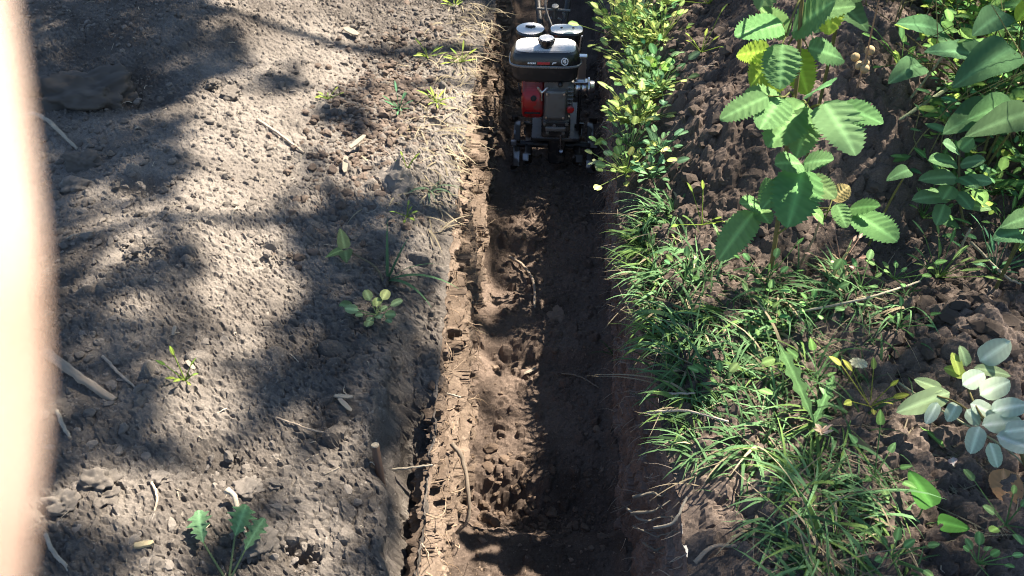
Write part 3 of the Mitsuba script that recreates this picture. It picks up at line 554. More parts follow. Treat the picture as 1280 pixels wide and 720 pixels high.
# ------------------------------------------------------------------ raspberry
rb = thing('raspberry_plant', 'tall raspberry shoot with broad pleated green leaves on the dark soil mound', 'plant')
one('stem', [stalk([(.600, 1.62, .0), (.575, 1.61, .2), (.545, 1.60, .42), (.535, 1.62, .58), (.515, 1.66, .75), (.51, 1.68, .95)], .0065, .0035, (.22, .20, .10), 30, 7)], 'foliage', rb)
RASP = [  # compound leaves: where the stalk leaves the stem, its end, then the leaflets (base, tip, width, tint)
 ((.515, 1.66, .74), (.49, 1.62, .672), [((.477, 1.620, .698), (.369, 1.560, .697), .079, 0), ((.500, 1.640, .663), (.435, 1.660, .714), .071, 0), ((.480, 1.600, .664), (.473, 1.520, .602), .086, 0)]),
 ((.515, 1.66, .74), (.53, 1.67, .665), [((.513, 1.660, .663), (.572, 1.620, .750), .100, 0), ((.562, 1.680, .619), (.655, 1.700, .583), .078, 0), ((.534, 1.700, .682), (.631, 1.660, .722), .078, 0)]),
 ((.525, 1.64, .66), (.52, 1.70, .60), [((.535, 1.700, .605), (.582, 1.660, .518), .082, 1), ((.503, 1.700, .589), (.461, 1.700, .514), .083, 1), ((.52, 1.71, .60), (.515, 1.70, .49), .075, 1)]),
 ((.54, 1.61, .52), (.50, 1.56, .565), [((.516, 1.580, .540), (.402, 1.520, .589), .068, 0), ((.446, 1.500, .597), (.348, 1.460, .563), .059, 0), ((.480, 1.530, .578), (.424, 1.430, .560), .085, 0)]),
 ((.54, 1.60, .50), (.548, 1.555, .552), [((.543, 1.560, .552), (.456, 1.450, .506), .101, 0), ((.550, 1.540, .550), (.523, 1.460, .477), .078, 2), ((.551, 1.550, .577), (.567, 1.500, .627), .082, 0)]),
 ((.545, 1.60, .48), (.585, 1.525, .565), [((.569, 1.520, .575), (.617, 1.400, .523), .108, 0), ((.604, 1.520, .568), (.677, 1.460, .562), .066, 0)]),
 ((.56, 1.60, .34), (.556, 1.505, .43), [((.552, 1.500, .437), (.481, 1.460, .461), .067, 0), ((.556, 1.500, .437), (.601, 1.460, .474), .067, 0), ((.558, 1.500, .426), (.509, 1.360, .368), .115, 0), ((.532, 1.480, .414), (.465, 1.420, .370), .062, 0), ((.574, 1.500, .402), (.623, 1.440, .390), .060, 2)]),
 ((.57, 1.60, .26), (.47, 1.475, .33), [((.493, 1.500, .334), (.484, 1.500, .399), .050, 0), ((.480, 1.480, .335), (.422, 1.440, .369), .053, 0), ((.475, 1.470, .333), (.490, 1.420, .332), .046, 0), ((.462, 1.460, .334), (.380, 1.360, .273), .080, 0)]),
 ((.58, 1.61, .20), (.705, 1.545, .285), [((.708, 1.550, .282), (.753, 1.500, .330), .055, 0), ((.717, 1.530, .284), (.779, 1.420, .293), .084, 0)]),
 ((.585, 1.61, .16), (.655, 1.53, .29), [((.663, 1.520, .319), (.686, 1.480, .281), .055, 0), ((.647, 1.520, .272), (.599, 1.500, .316), .048, 0), ((.668, 1.560, .301), (.706, 1.580, .329), .049, 3)])]
RASP += [((.51, 1.68, .93), (.47, 1.72, .80), [((.47, 1.72, .80), (.40, 1.70, .80), .075, 0), ((.47, 1.72, .80), (.44, 1.68, .70), .08, 2), ((.47, 1.72, .80), (.47, 1.80, .84), .07, 0)]), ((.512, 1.67, .85), (.58, 1.74, .74), [((.58, 1.74, .74), (.66, 1.76, .72), .08, 0), ((.58, 1.74, .74), (.60, 1.68, .65), .09, 1), ((.58, 1.74, .74), (.57, 1.82, .78), .07, 0)]), ((.53, 1.63, .62), (.50, 1.74, .58), [((.50, 1.74, .58), (.43, 1.76, .56), .075, 1), ((.50, 1.74, .58), (.50, 1.70, .46), .085, 2)])]
TINT = [np.array([.112, .215, .088]), np.array([.22, .33, .05]), np.array([.10, .17, .075]), np.array([.26, .22, .10])]  # second tint: glow of sun through the leaflets, put into their colour
for a, b, ls in RASP:
    mid = (np.array(a) + np.array(b)) / 2 + [0, 0, .02]
    lf = one('leaf', [stalk([a, mid, b], .0028, .002, (.20, .22, .09), 8)] + [stalk([b, q[0]], .0016, .0014, (.18, .2, .08), 3, 4) for q in ls if np.linalg.norm(np.array(q[0]) - b) > .004], 'foliage', rb)
    for B, Tp, w, t in ls: one('leaflet', [leaf(B, Tp, w * 1.12, TINT[t], serr=.26, nu=30, nv=9, pleat=.020, nveins=7, fold=.10, droop=.14, up=(prng.normal(0, .15), -.45, 1))], 'foliage', lf)

# ------------------------------------------------------------------ pale shrub at the right edge
sv = thing('shrub_sprig', 'low sprig with pale silvery undersides of leaves at the right edge', 'plant')
one('stem', [stalk([(1.028, 1.019, -.02), (.95, 1.02, .10), (.89, 1.07, .128), (.893, 1.175, .128)], .004, .002, (.22, .20, .10), 14), stalk([(.95, 1.02, .10), (.86, 1.10, .124), (.82, 1.12, .126)], .0025, .0018, (.22, .20, .10), 8)], 'foliage', sv)
for B, Tp, w, g in [((.937, 1.210, .138), (.987, 1.226, .188), .064, 0), ((.905, 1.198, .135), (.892, 1.231, .164), .041, 1), ((.921, 1.197, .132), (.996, 1.183, .126), .034, 1), ((.899, 1.176, .129), (.860, 1.198, .128), .033, 2), ((.874, 1.140, .139), (.926, 1.169, .148), .050, 0), ((.899, 1.114, .140), (.974, 1.152, .144), .056, 0),
     ((.848, 1.129, .129), (.735, 1.091, .102), .056, 1), ((.832, 1.130, .132), (.781, 1.156, .135), .033, 1), ((.813, 1.100, .129), (.791, 1.070, .095), .032, 0), ((.858, 1.107, .123), (.840, 1.082, .090), .036, 0), ((.876, 1.096, .132), (.930, 1.075, .117), .046, 0), ((.866, 1.085, .127), (.891, 1.061, .107), .036, 0),
     ((.907, 1.072, .140), (.988, 1.096, .136), .052, 0), ((.878, 1.040, .133), (.970, 1.063, .124), .051, 0), ((.898, 1.018, .129), (.960, .994, .121), .056, 0), ((.872, 1.038, .133), (.856, 1.000, .092), .044, 0), ((.878, 1.000, .131), (.901, .974, .086), .038, 0), ((.910, 1.020, .140), (.982, 1.036, .136), .047, 0), ((.885, 1.175, .130), (.876, 1.220, .154), .030, 2)]:
    one('leaf', [leaf(B, Tp, w, [SV * 1.15, np.array([.21, .30, .16]), np.array([.24, .32, .08])][g], up=(prng.normal(0, .2), -.5 + prng.normal(0, .15), 1), fold=.05 + .2 * prng.random(), droop=.05 + .25 * prng.random(), serr=.07, nu=14, nv=7, pleat=.006, nveins=7, jit=.06)], 'foliage', sv)

# ------------------------------------------------------------------ mint-like plant and the big leaves on the right
mp = thing('nettle_plant', 'upright plant with opposite light green leaves beside the dark soil at right', 'plant')
one('stem', [stalk([(1.162, 1.780, .03), (1.070, 1.740, .185), (1.014, 1.740, .335)], .004, .0025, (.20, .20, .11), 14)], 'foliage', mp)
for B, Tp, w in [((1.014, 1.740, .328), (.955, 1.720, .366), .051), ((1.016, 1.740, .333), (1.035, 1.740, .370), .047), ((1.017, 1.730, .300), (.921, 1.690, .335), .059), ((1.025, 1.730, .298), (1.063, 1.700, .332), .055), ((1.025, 1.720, .267), (.907, 1.670, .288), .059), ((1.029, 1.720, .267), (1.050, 1.660, .275), .055),
     ((1.016, 1.710, .249), (.979, 1.660, .240), .060), ((1.033, 1.710, .230), (1.060, 1.660, .213), .056), ((1.018, 1.710, .217), (.905, 1.660, .237), .060), ((1.011, 1.700, .200), (.985, 1.650, .168), .053), ((1.045, 1.720, .260), (1.097, 1.690, .275), .052), ((1.063, 1.720, .187), (1.129, 1.690, .193), .041)]:
    one('leaf', [leaf(B, Tp, w, (.105, .20, .095), serr=.14, nu=14, nv=7, pleat=.012, fold=.12, up=(0, -.4, 1))], 'foliage', mp)
BIG = [('low leaf with a pair of rounded lobes reaching in from the right edge', (1.14, 1.55, .0), [((1.110, 1.520, .300), (1.025, 1.480, .293), .065), ((1.088, 1.500, .268), (1.007, 1.460, .274), .080)]),
       ('single bluish leaf on a thin stalk above the dark soil', (.86, 1.70, .06), [((.869, 1.66, .325), (.805, 1.62, .318), .050)]),
       ('plant with three wide dark green leaves overlapping under the stalks at right', (1.22, 1.95, .1), [((1.144, 1.900, .363), (.991, 1.800, .341), .122), ((1.164, 1.850, .403), (1.035, 1.800, .383), .115), ((1.183, 1.800, .410), (1.012, 1.740, .369), .109)]),
       ('broad dull green leaves hanging in the thicket at the top right', (1.25, 2.2, .1), [((1.187, 2.000, .481), (1.023, 1.900, .417), .143), ((1.208, 2.100, .400), (.970, 2.000, .466), .137), ((1.186, 2.100, .534), (1.102, 2.050, .489), .105), ((1.103, 2.200, .432), (.941, 2.150, .475), .111), ((1.020, 2.100, .384), (.906, 2.000, .373), .096)]),
       ('leaf shoot with one bluish leaf right behind the raspberry top', (.70, 1.86, .1), [((.648, 1.800, .669), (.709, 1.750, .627), .099), ((.66, 1.82, .68), (.74, 1.80, .70), .085), ((.66, 1.82, .66), (.61, 1.80, .60), .07)])]
for lab, foot, ls in BIG:
    k = thing('broad_leaf_plant', lab, 'plant'); foot = (foot[0], foot[1], gz(foot[0], foot[1]) - .02)
    one('stem', [stalk([foot, (np.array(foot) + B) / 2 + [0, 0, .05], B], .004, .002, (.17, .18, .08), 10) for B, Tp, w in ls], 'foliage', k)
    for B, Tp, w in ls: one('leaf', [leaf(B, Tp, w, (.075, .155, .075), kind='heart', nu=18, nv=9, pleat=.014, serr=.06, up=(0, -.35, 1))], 'foliage', k)

# ------------------------------------------------------------------ thicket at the top right
def stem_plant(name, label, foot, h, lean, nnode, L, w, col, kind='ovate', serr=.12, group=None, pairs=True, stemcol=(.16, .17, .08), r=.0035):
    k = thing(name, label, 'plant', group); foot = np.array([foot[0], foot[1], gz(foot[0], foot[1]) - .02]); top = foot + [lean[0], lean[1], h]
    c = curve([foot, (foot + top) / 2 + [prng.normal(0, .02), prng.normal(0, .02), 0], top], 16)
    one('stem', [stalk([c[0], c[len(c) // 2], c[-1]], r, r * .5, stemcol, 12)], 'foliage', k)
    a0 = prng.random() * 6
    for n in range(nnode):
        t = .25 + .75 * (n + .5) / nnode; p = c[int(t * (len(c) - 1))]; s = (1 - .45 * t) * (.8 + .4 * prng.random())
        for a in ((a0 + n * 1.57, a0 + n * 1.57 + math.pi) if pairs else (a0 + n * 2.4,)):
            d = np.array([math.cos(a), math.sin(a), .25 + prng.normal(0, .25)]); B = p + unit(d) * .015 * s; Tp = B + unit(d) * L * s + [0, 0, -.25 * L * s]
            one('leaf', [stalk([p, B], .0012, .001, stemcol, 3, 4), leaf(B, Tp, w * s, col, kind=kind, nu=9, nv=5, serr=serr, fold=.2, droop=.25, jit=.22)], 'foliage', k)
    return k
THICK = [(1.06, 2.55, .60), (1.20, 2.42, .55), (1.36, 2.30, .50), (1.52, 2.42, .6), (1.30, 2.66, .7), (1.50, 2.75, .7), (1.68, 2.62, .65), (.98, 2.85, .6), (1.14, 2.95, .7), (1.36, 3.0, .75), (1.60, 3.05, .8), (1.80, 2.95, .8), (1.25, 3.3, .8), (1.55, 3.4, .9), (1.85, 3.35, .9), (1.30, 2.12, .36), (1.42, 2.05, .34), (1.55, 2.18, .42)]
THICK += [(.98 + 1.1 * prng.random(), 2.25 + 1.5 * prng.random(), .35 + .4 * prng.random()) for _ in range(22)]
ORD = ['first', 'second', 'third', 'fourth', 'fifth', 'sixth', 'seventh', 'eighth', 'ninth', 'tenth', 'eleventh', 'twelfth', 'thirteenth', 'fourteenth', 'fifteenth', 'sixteenth', 'seventeenth', 'eighteenth', 'nineteenth']
ORD = ORD + ['twentieth'] + ['twenty-' + q for q in ORD[:9]] + ['thirtieth'] + ['thirty-' + q for q in ORD[:9]]
front = sorted([q for q in THICK if q[1] < 2.75]); back = sorted([q for q in THICK if q[1] >= 2.75])
for row, where in ((front, 'front'), (back, 'back')):
    for n, (x, y, h) in enumerate(row):
        tone = np.array([.085, .165, .06]) * (.75 + .8 * prng.random()) if prng.random() < .75 else np.array([.15, .22, .06])
        big = prng.random() < .4
        stem_plant('tall_weed', f'tall leafy weed in the upper right thicket, {where} row, {ORD[n]} from the left', (x, y), h, (prng.normal(0, .06), prng.normal(-.03, .06)), int(6 + h * 7), .12 if big else .075, .07 if big else .042, tone, group='tall weeds of the thicket', serr=.12)
BACK = [(.62, 3.35), (.75, 3.55), (.92, 3.45), (1.05, 3.65), (.55, 3.7), (.80, 3.15)]
ll = [stem_plant('young_shoot', f'leafy shoot at the far end of the dark mound, {ORD[n]} from the left', q, .45, (0, 0), 6, .10, .06, np.array([.075, .15, .05]), group='leafy shoots on the far mound') for n, q in enumerate(sorted(BACK[:3]))]
yk = thing('backlit_shoot', 'leaves at the top right corner, backlight put into their yellow-green colour', 'plant'); f0 = np.array([1.55, 2.35, gz(1.55, 2.35)])
one('stem', [stalk([f0, (1.40, 2.25, .35), (1.27, 2.12, .55)], .004, .002, (.2, .22, .08))], 'foliage', yk)
for B, Tp, w in [((1.27, 2.12, .56), (1.20, 2.05, .53), .07), ((1.28, 2.12, .57), (1.29, 2.03, .53), .06), ((1.28, 2.13, .57), (1.35, 2.07, .58), .06)]: one('leaf', [leaf(B, Tp, w, (.30, .40, .05), nu=14, nv=7, serr=.1)], 'foliage', yk)  # sun shining through these leaves is painted into their bright colour

# ------------------------------------------------------------------ small weeds
def rosette(name, label, foot, n, L, w, col, lift=.5, kind='round', stem=.025, h0=.01, group=None, jit=.15, up=None, spread=None):
    k = thing(name, label, 'plant', group); z = gz(foot[0], foot[1]); c = np.array([foot[0], foot[1], z + h0]); a0 = prng.random() * 6
    st = []
    lv = []
    for q in range(n):
        a = a0 + q * 2.4 if spread is None else spread[0] + (spread[1] - spread[0]) * q / max(1, n - 1)
        s = .6 + .6 * prng.random(); el = lift + prng.normal(0, .25); d = np.array([math.cos(a) * math.cos(el), math.sin(a) * math.cos(el), math.sin(el)])
        B = c + d * stem * s * (1 + .8 * (q % 3)); Tp = B + unit(d * [1, 1, .5]) * L * s
        st.append(stalk([c, B], .0014, .0011, col * 1.2, 4, 4)); lv.append((B, Tp, w * s))
    one('stem', st, 'foliage', k)
    for B, Tp, w_ in lv: one('leaf', [leaf(B, Tp, w_, col, kind=kind, nu=8, nv=5, jit=jit, fold=.15, droop=.15, up=up)], 'foliage', k)
    return k
w1 = thing('trailing_weed', 'small weed with two rounded leaves on a curved trailing stem on the left bank', 'plant'); z1 = gz(-.522, 1.576)
one('stem', [stalk([(-.40, 1.50, gz(-.40, 1.50)), (-.43, 1.54, .07), (-.48, 1.565, .085), (-.515, 1.585, .09)], .0035, .002, (.22, .20, .14), 12), stalk([(-.40, 1.50, gz(-.4, 1.5)), (-.395, 1.45, .03), (-.40, 1.41, .035)], .003, .002, (.2, .17, .12), 6)], 'foliage', w1)
for B, Tp, w in [((-.515, 1.585, .09), (-.535, 1.64, .115), .042), ((-.512, 1.58, .09), (-.50, 1.535, .085), .046), ((-.52, 1.58, .09), (-.565, 1.565, .075), .03)]: one('leaf', [leaf(B, Tp, w, (.16, .22, .10), kind='heart', nu=12, nv=7)], 'foliage', w1)
rosette('seedling_rosette', 'pale green leafy rosette on the left bank near the lip of the gully', (-.395, 1.36), 13, .032, .026, np.array([.19, .26, .12]), .5, 'round', .022, .02)
hw_ = thing('hanging_sprig', 'green feathery sprig hanging over the left edge of the trench', 'plant')
one('stem', [stalk([(-.325, 1.56, .015), (-.30, 1.52, .0), (-.285, 1.47, -.05), (-.28, 1.44, -.11)], .002, .0012, (.15, .2, .06))], 'foliage', hw_)
for q in range(11):
    t = q / 10; b = np.array([-.318 + .038 * t, 1.55 - .11 * t, .01 - .11 * t]); sd = 1 if q % 2 else -1
    one('leaf', [leaf(b, b + [sd * .028, -.012, -.022], .012, (.17, .27, .06), kind='lance', nu=7, nv=3, up=(.3, -.8, .5))], 'foliage', hw_)
w4 = thing('strawberry_seedling', 'bluish green weed with three lobed leaves at the bottom edge of the left bank', 'plant'); z4 = gz(-.53, .66)
one('stem', [stalk([(-.525, .655, z4), (-.525 + dx, .67 + dy, z4 + .05)], .0022, .0016, (.20, .27, .14), 6) for dx, dy in ((-.045, .03), (.005, .045), (.03, .02))], 'foliage', w4)
for (dx, dy), w in zip(((-.045, .03), (.005, .045), (.03, .02)), (.07, .075, .06)):
    B = np.array([-.525 + dx, .67 + dy, z4 + .05]); one('leaf', [leaf(B, B + [dx * .6, .06, .005], w, (.10, .20, .11), kind='lobed', nu=22, nv=7, pleat=.02)], 'foliage', w4)
tg = thing('grass_tuft', 'five long blue-green grass blades sprouting from the left bank edge', 'grass tuft')
for az, L, lift, bend in ((1.25, .17, 1.35, .3), (.75, .13, 1.0, .3), (.12, .17, .75, 1.2), (-.30, .22, .65, 1.1), (-.62, .18, .6, 1.3)):
    one('blade', [blade((-.400, 1.525, gz(-.4, 1.525)), az, L, .010, (.10, .19, .10), lift, bend, 10)], 'blade', tg)
t2 = thing('grass_tuft', 'small pale tuft of curling grass on the shoulder beside the torn wall', 'grass tuft')
for q in range(8): one('blade', [blade((-.335 + prng.normal(0, .01), 1.95 + prng.normal(0, .012), gz(-.335, 1.95)), -1.2 + prng.normal(0, .9), .10, .007, (.16, .24, .15), .8, 1.6)], 'blade', t2)
for n, (x, y, lab) in enumerate([(-.46, 2.84, 'yellow-green seedling on the sunny left shoulder, second from the top edge'), (-.385, 2.465, 'yellow-green seedling on the sunny left shoulder above the two dark holes'), (-.40, 3.27, 'green seedling at the top edge of the left bank'), (-.50, 2.39, 'dark green seedling in the shade beside the heap of crumbs'), (-.325, 2.80, 'bright seedling right at the brink of the left trench wall'), (-.39, 1.80, 'thin green seedling between spike of soil and torn wall'), (-.74, 2.40, 'tiny yellowish seedling out on the bare left bank'), (-.735, 1.07, 'tiny pale sprout between crumbs low on the left bank'), (-.42, 2.02, 'small green sprout just right of the spike of soil')]):
    rosette('seedling', lab, (x, y), 11 if n < 5 else 7, .042 if n < 5 else .022, .013, np.array([.20, .28, .06]) if n not in (3,) else BG * 1.2, .6, 'lance', .02, .005, spread=None)

# weeds on the right lip of the trench
LIP = [(.295, 3.298), (.369, 3.224), (.329, 3.069), (.262, 3.123), (.348, 2.811), (.285, 2.823), (.383, 2.845), (.280, 2.638), (.262, 2.545), (.290, 2.412), (.262, 2.30), (.303, 2.259), (.262, 2.158), (.255, 2.06), (.310, 1.977), (.338, 2.054), (.322, 2.529), (.280, 2.953), (.31, 2.72), (.36, 2.66), (.34, 2.38), (.29, 2.36), (.275, 2.75), (.33, 2.95)]
ORD = ['first', 'second', 'third', 'fourth', 'fifth', 'sixth', 'seventh', 'eighth', 'ninth', 'tenth', 'eleventh', 'twelfth', 'thirteenth', 'fourteenth', 'fifteenth', 'sixteenth', 'seventeenth', 'eighteenth', 'nineteenth']
ORD = ORD + ['twentieth'] + ['twenty-' + q for q in ORD[:9]] + ['thirtieth'] + ['thirty-' + q for q in ORD[:9]]
order = sorted((n for n in range(len(LIP)) if n not in (14, 15)), key=lambda n: -LIP[n][1]) + [14, 15]
for n, (x, y) in enumerate(LIP):
    x = max(x, float(edge_right(y)) + .032)
    c = np.array([.27, .36, .12]) * (.75 + .45 * prng.random()) if n % 4 else np.array([.11, .20, .09])
    if n in (14, 15): rosette('lip_weed', ('bushy blue-green weed at the near end of the row on the right lip', 'small weed on the right lip beside the last bushy weed')[n - 14], (x, y), 24, .034, .022, np.array([.10, .19, .10]), .7, 'ovate', .03, .03)
    else: rosette('lip_weed', 'sunlit bright green weed on the right trench lip, ' + ORD[order.index(n)] + ' from the far end', (x + (.03 if 2.35 < y < 2.95 else -.012 * (n % 2)), y), 42, .021 + .008 * (n % 3), .015 + .007 * (n % 3), c, .65, ('ovate', 'round', 'lance', 'heart')[n % 4], .040 + .012 * (n % 2), .02 + .04 * prng.random(), jit=.28, group='sunlit weeds along the right lip')
ow = thing('overhanging_weed', 'weed sprig leaning out over the trench beside the tractor', 'plant'); b0 = np.array([.245, 2.20, .0])
one('stem', [stalk([b0, b0 + [-.035, -.02, .02], b0 + [-.085, -.05, .005]], .0018, .0014, (.3, .34, .18), 8)], 'foliage', ow)
for q in range(5): one('leaf', [leaf(b0 + [-.085, -.05, .005], b0 + [-.085 + .03 * math.cos(q * 1.3 + 2), -.05 + .03 * math.sin(q * 1.3 + 2), .0], .016, (.26, .30, .18), nu=7, nv=5)], 'foliage', ow)
bl2 = thing('two_leaf_seedling', 'seedling with a pair of glossy rounded leaves on the right lip', 'plant'); z2 = gz(.37, 2.49)
one('stem', [stalk([(.36, 2.50, z2), (.365, 2.48, z2 + .05)], .002, .0015, (.2, .26, .08), 4)], 'foliage', bl2)
for B, Tp in (((.37, 2.48, z2 + .05), (.43, 2.46, z2 + .055)), ((.36, 2.48, z2 + .05), (.31, 2.49, z2 + .07))): one('leaf', [leaf(B, Tp, .052, (.15, .29, .06), kind='round', nu=12, nv=7)], 'foliage', bl2)
for n, (B, Tp, w, lab) in enumerate([((.395, 2.90, .17), (.375, 2.80, .10), .045, 'curled whitish leaf hanging at the top of the right lip'), ((.33, 3.02, .10), (.37, 2.98, .11), .06, 'flat pale blue-white leaf on the top weeds of the right lip'), ((.36, 3.12, .14), (.41, 3.05, .12), .09, 'large pale leaf at the top edge above right lip weeds')]):
    k = tag(one('pale_leaf', [leaf(B, Tp, w, (.40, .46, .40), kind='round' if n else 'lance', nu=12, nv=7)], 'foliage'), lab, 'leaf')
for n, (x, y, lab) in enumerate([(.487, 2.44, 'small yellow-green seedling on the dark mound by the right lip'), (.571, 1.565, 'thin green weed below the big raspberry leaves'), (.772, 1.62, 'pinkish dry weed head at the back edge of the grass'), (.430, 1.76, 'small seedling on the dark mound where the grass begins'), (.55, 2.75, 'pale seedling standing at the back of the dark mound'), (1.018, 1.60, 'lacy light green weed right of the grass, in front of the nettle'), (1.165, 1.62, 'lacy bluish weed close to the right edge'), (1.03, 1.80, 'little weed at the foot of the nettle plant'), (.72, 1.16, 'yellowish weed among the grass by the white flower'), (1.25, 1.78, 'leafy weed at the right edge under the wide leaves')]):
    rosette('ground_weed', lab, (x, y), (7, 9, 8, 6, 8, 18, 18, 10, 8, 14)[n], (.03, .03, .022, .028, .05, .05, .05, .05, .035, .06)[n], .016 if n < 8 else .024, (np.array([.20, .28, .06]), LG, np.array([.40, .28, .22]), YG, YG, np.array([.15, .23, .08]), BG * 1.3, LG, np.array([.28, .30, .07]), LG)[n], .8, 'lance', .05, .02)
for n, (x, y) in enumerate(sorted((.98 + .62 * prng.random(), 1.62 + .65 * prng.random()) for _ in range(22))):
    rosette('undergrowth_weed', f'small leafy weed low in the right undergrowth, {ORD[n]} from the left', (x, y), 12, .05, .026, LG * (.7 + .6 * prng.random()), .7, 'ovate', .05, .05, group='small weeds of the right undergrowth')

# single things lying in the grass
dl = thing('dandelion', 'broad lobed dandelion leaf lying in the middle of the grass', 'plant'); zd = gz(.57, 1.10)
one('leaf', [leaf((.575, 1.085, zd + .07), (.535, 1.28, zd + .10), .055, (.10, .20, .085), kind='lobed', nu=30, nv=7, fold=.25)], 'foliage', dl); one('leaf', [leaf((.575, 1.085, zd + .05), (.66, 1.24, zd + .05), .045, (.10, .19, .08), kind='lobed', nu=26, nv=7, fold=.25)], 'foliage', dl)
fl = thing('white_flower', 'round creamy white flower head in the grass', 'flower'); fz = gz(.70, 1.25)
one('stalk', [stalk([(.70, 1.245, fz), (.70, 1.235, fz + .08)], .0018, .0015, (.2, .26, .1), 5)], 'foliage', fl)
for q in range(9):
    a = q * 2 * math.pi / 9; one('petal', [leaf((.70, 1.235, fz + .082), (.70 + .021 * math.cos(a), 1.235 + .017 * math.sin(a), fz + .084), .014, (.40, .40, .28), kind='round', nu=6, nv=5, jit=.03)], 'foliage', fl)
fp = thing('faded_flower', 'faded pinkish flower head sunk in the near grass', 'flower'); fz = gz(.585, 1.06)
for q in range(10):
    a = q * 2.4; one('petal', [leaf((.585, 1.06, fz + .07), (.585 + .02 * math.cos(a), 1.06 + .02 * math.sin(a), fz + .075 + .008 * (q % 3)), .010, (.36, .28, .22), nu=6, nv=3)], 'foliage', fp)
hb_ = thing('heart_leaf_seedling', 'seedling with two heart-shaped green leaves at the near right', 'plant'); hz = gz(.76, .92)
one('stem', [stalk([(.75, .90, hz - .01), (.755, .915, hz + .05)], .002, .0015, (.2, .27, .12), 5), stalk([(.75, .90, hz - .01), (.78, .885, hz + .03)], .002, .0015, (.2, .27, .12), 5)], 'foliage', hb_)
for B, Tp, w in (((.765, .905, hz + .05), (.735, .975, hz + .07), .062), ((.775, .885, hz + .03), (.835, .875, hz + .025), .045)): one('leaf', [leaf(B, Tp, w, (.09, .23, .05), kind='heart', nu=14, nv=7)], 'foliage', hb_)
tag(one('fallen_leaf', [leaf((.955, 1.02, gz(.955, 1.0) + .03), (.945, .945, gz(.95, .95) + .02), .070, (.42, .25, .13), kind='round', nu=14, nv=9, pleat=.02, droop=-.1)], 'foliage'), 'round withered orange-brown leaf lying at the right edge', 'leaf')
for q, (x, y, lab) in enumerate([(.871, 1.043, 'pale pink petal on the dark soil, upper of two'), (.880, 1.018, 'pale pink petal on dark soil, smaller lower one')]): tag(one('petal', [leaf((x, y + .015, gz(x, y) + .012), (x - .006, y - .02 + .008 * q, gz(x, y) + .01), .022 - .008 * q, (.62, .50, .50), kind='round', nu=7, nv=5)], 'foliage'), lab, 'petal')
tag(one('small_leaf', [leaf((.86, 1.075, gz(.86, 1.07) + .015), (.815, 1.115, gz(.82, 1.11) + .02), .022, (.10, .2, .06), nu=8, nv=5)], 'foliage'), 'single small green leaf lying between grass and pale sprig', 'leaf')

# ------------------------------------------------------------------ low undergrowth and litter
um = MB()
for k in range(6500):
    x, y = .95 + 1.25 * prng.random(), 1.70 + 2.0 * prng.random() ** .9
    if N2(x, y, 5, 97, 2) < -.10 + .10 * (x < 1.1): continue
    h = .22 * prng.random() ** 1.5; b = np.array([x, y, gz(x, y) + h]); a = prng.random() * 6.28; L = .022 + .05 * prng.random() ** 2
    tone = (np.array([.10, .19, .06]), np.array([.07, .15, .07]), np.array([.20, .30, .07]))[int(prng.integers(3))] * (.7 + .6 * prng.random())
    um.add(*leaf(b, b + [L * math.cos(a), L * math.sin(a), prng.normal(0, .3) * L], L * (.45 + .3 * prng.random()), tone, nu=5, nv=3))
for k in range(420):
    x, y = .95 + 1.25 * prng.random(), 1.75 + 1.9 * prng.random(); b = np.array([x, y, gz(x, y) - .01]); L = .15 + .3 * prng.random()
    um.add(*stalk([b, b + [prng.normal(0, .04), prng.normal(0, .04), L * .5], b + [prng.normal(0, .09), prng.normal(0, .09), L]], .0022, .001, np.array([.22, .22, .11]) * (.6 + .8 * prng.random()), 5, 4))
um.build('undergrowth', 'foliage', smooth=True); tag('undergrowth', 'tangle of small leaves and thin stems covering the ground at the upper right', kind='stuff')
lm = MB()
for k in range(300):
    left = prng.random() < .7; y = .6 + 2.9 * prng.random()
    x = float(edge_left(y)) - .1 - 1.5 * prng.random() if left else float(edge_right(y)) + .15 + 1.2 * prng.random()
    b = np.array([x, y, gz(x, y) + .008]); a = prng.random() * 6.28; L = .010 + .035 * prng.random() ** 2.5; e = b + [L * math.cos(a), L * math.sin(a), 0]; e[2] = gz(e[0], e[1]) + .010
    lm.add(*stalk([b, (b + e) / 2 + [prng.normal(0, .15) * L, prng.normal(0, .15) * L, .004], e], .0007 + .0011 * prng.random(), .0006, np.array([.45, .40, .32]) * (.45 + .75 * prng.random()), 5, 4))
lm.build('plant_litter', 'wood', smooth=True); tag('plant_litter', 'tiny pale fibres and straw bits strewn over the soil', kind='stuff')

for n, (x, y) in enumerate(sorted([(.36, 1.55), (.52, 1.40), (.66, 1.45), (.78, 1.50), (.62, 1.22), (.84, 1.38), (.40, 1.20), (.68, .98), (.88, 1.55), (.56, 1.52), (.47, 1.66), (.66, .80), (.90, .88), (.82, .80)])):
    rosette('turf_weed', f'small broad-leaved weed growing among the turf grass, {ORD[n]} from the left', (x, y), 8, .028, .019, np.array([.105, .20, .075]) * (.8 + .5 * prng.random()), .75, ('ovate', 'round', 'heart')[n % 3], .035, .04, jit=.2, group='broad-leaved weeds in the turf')
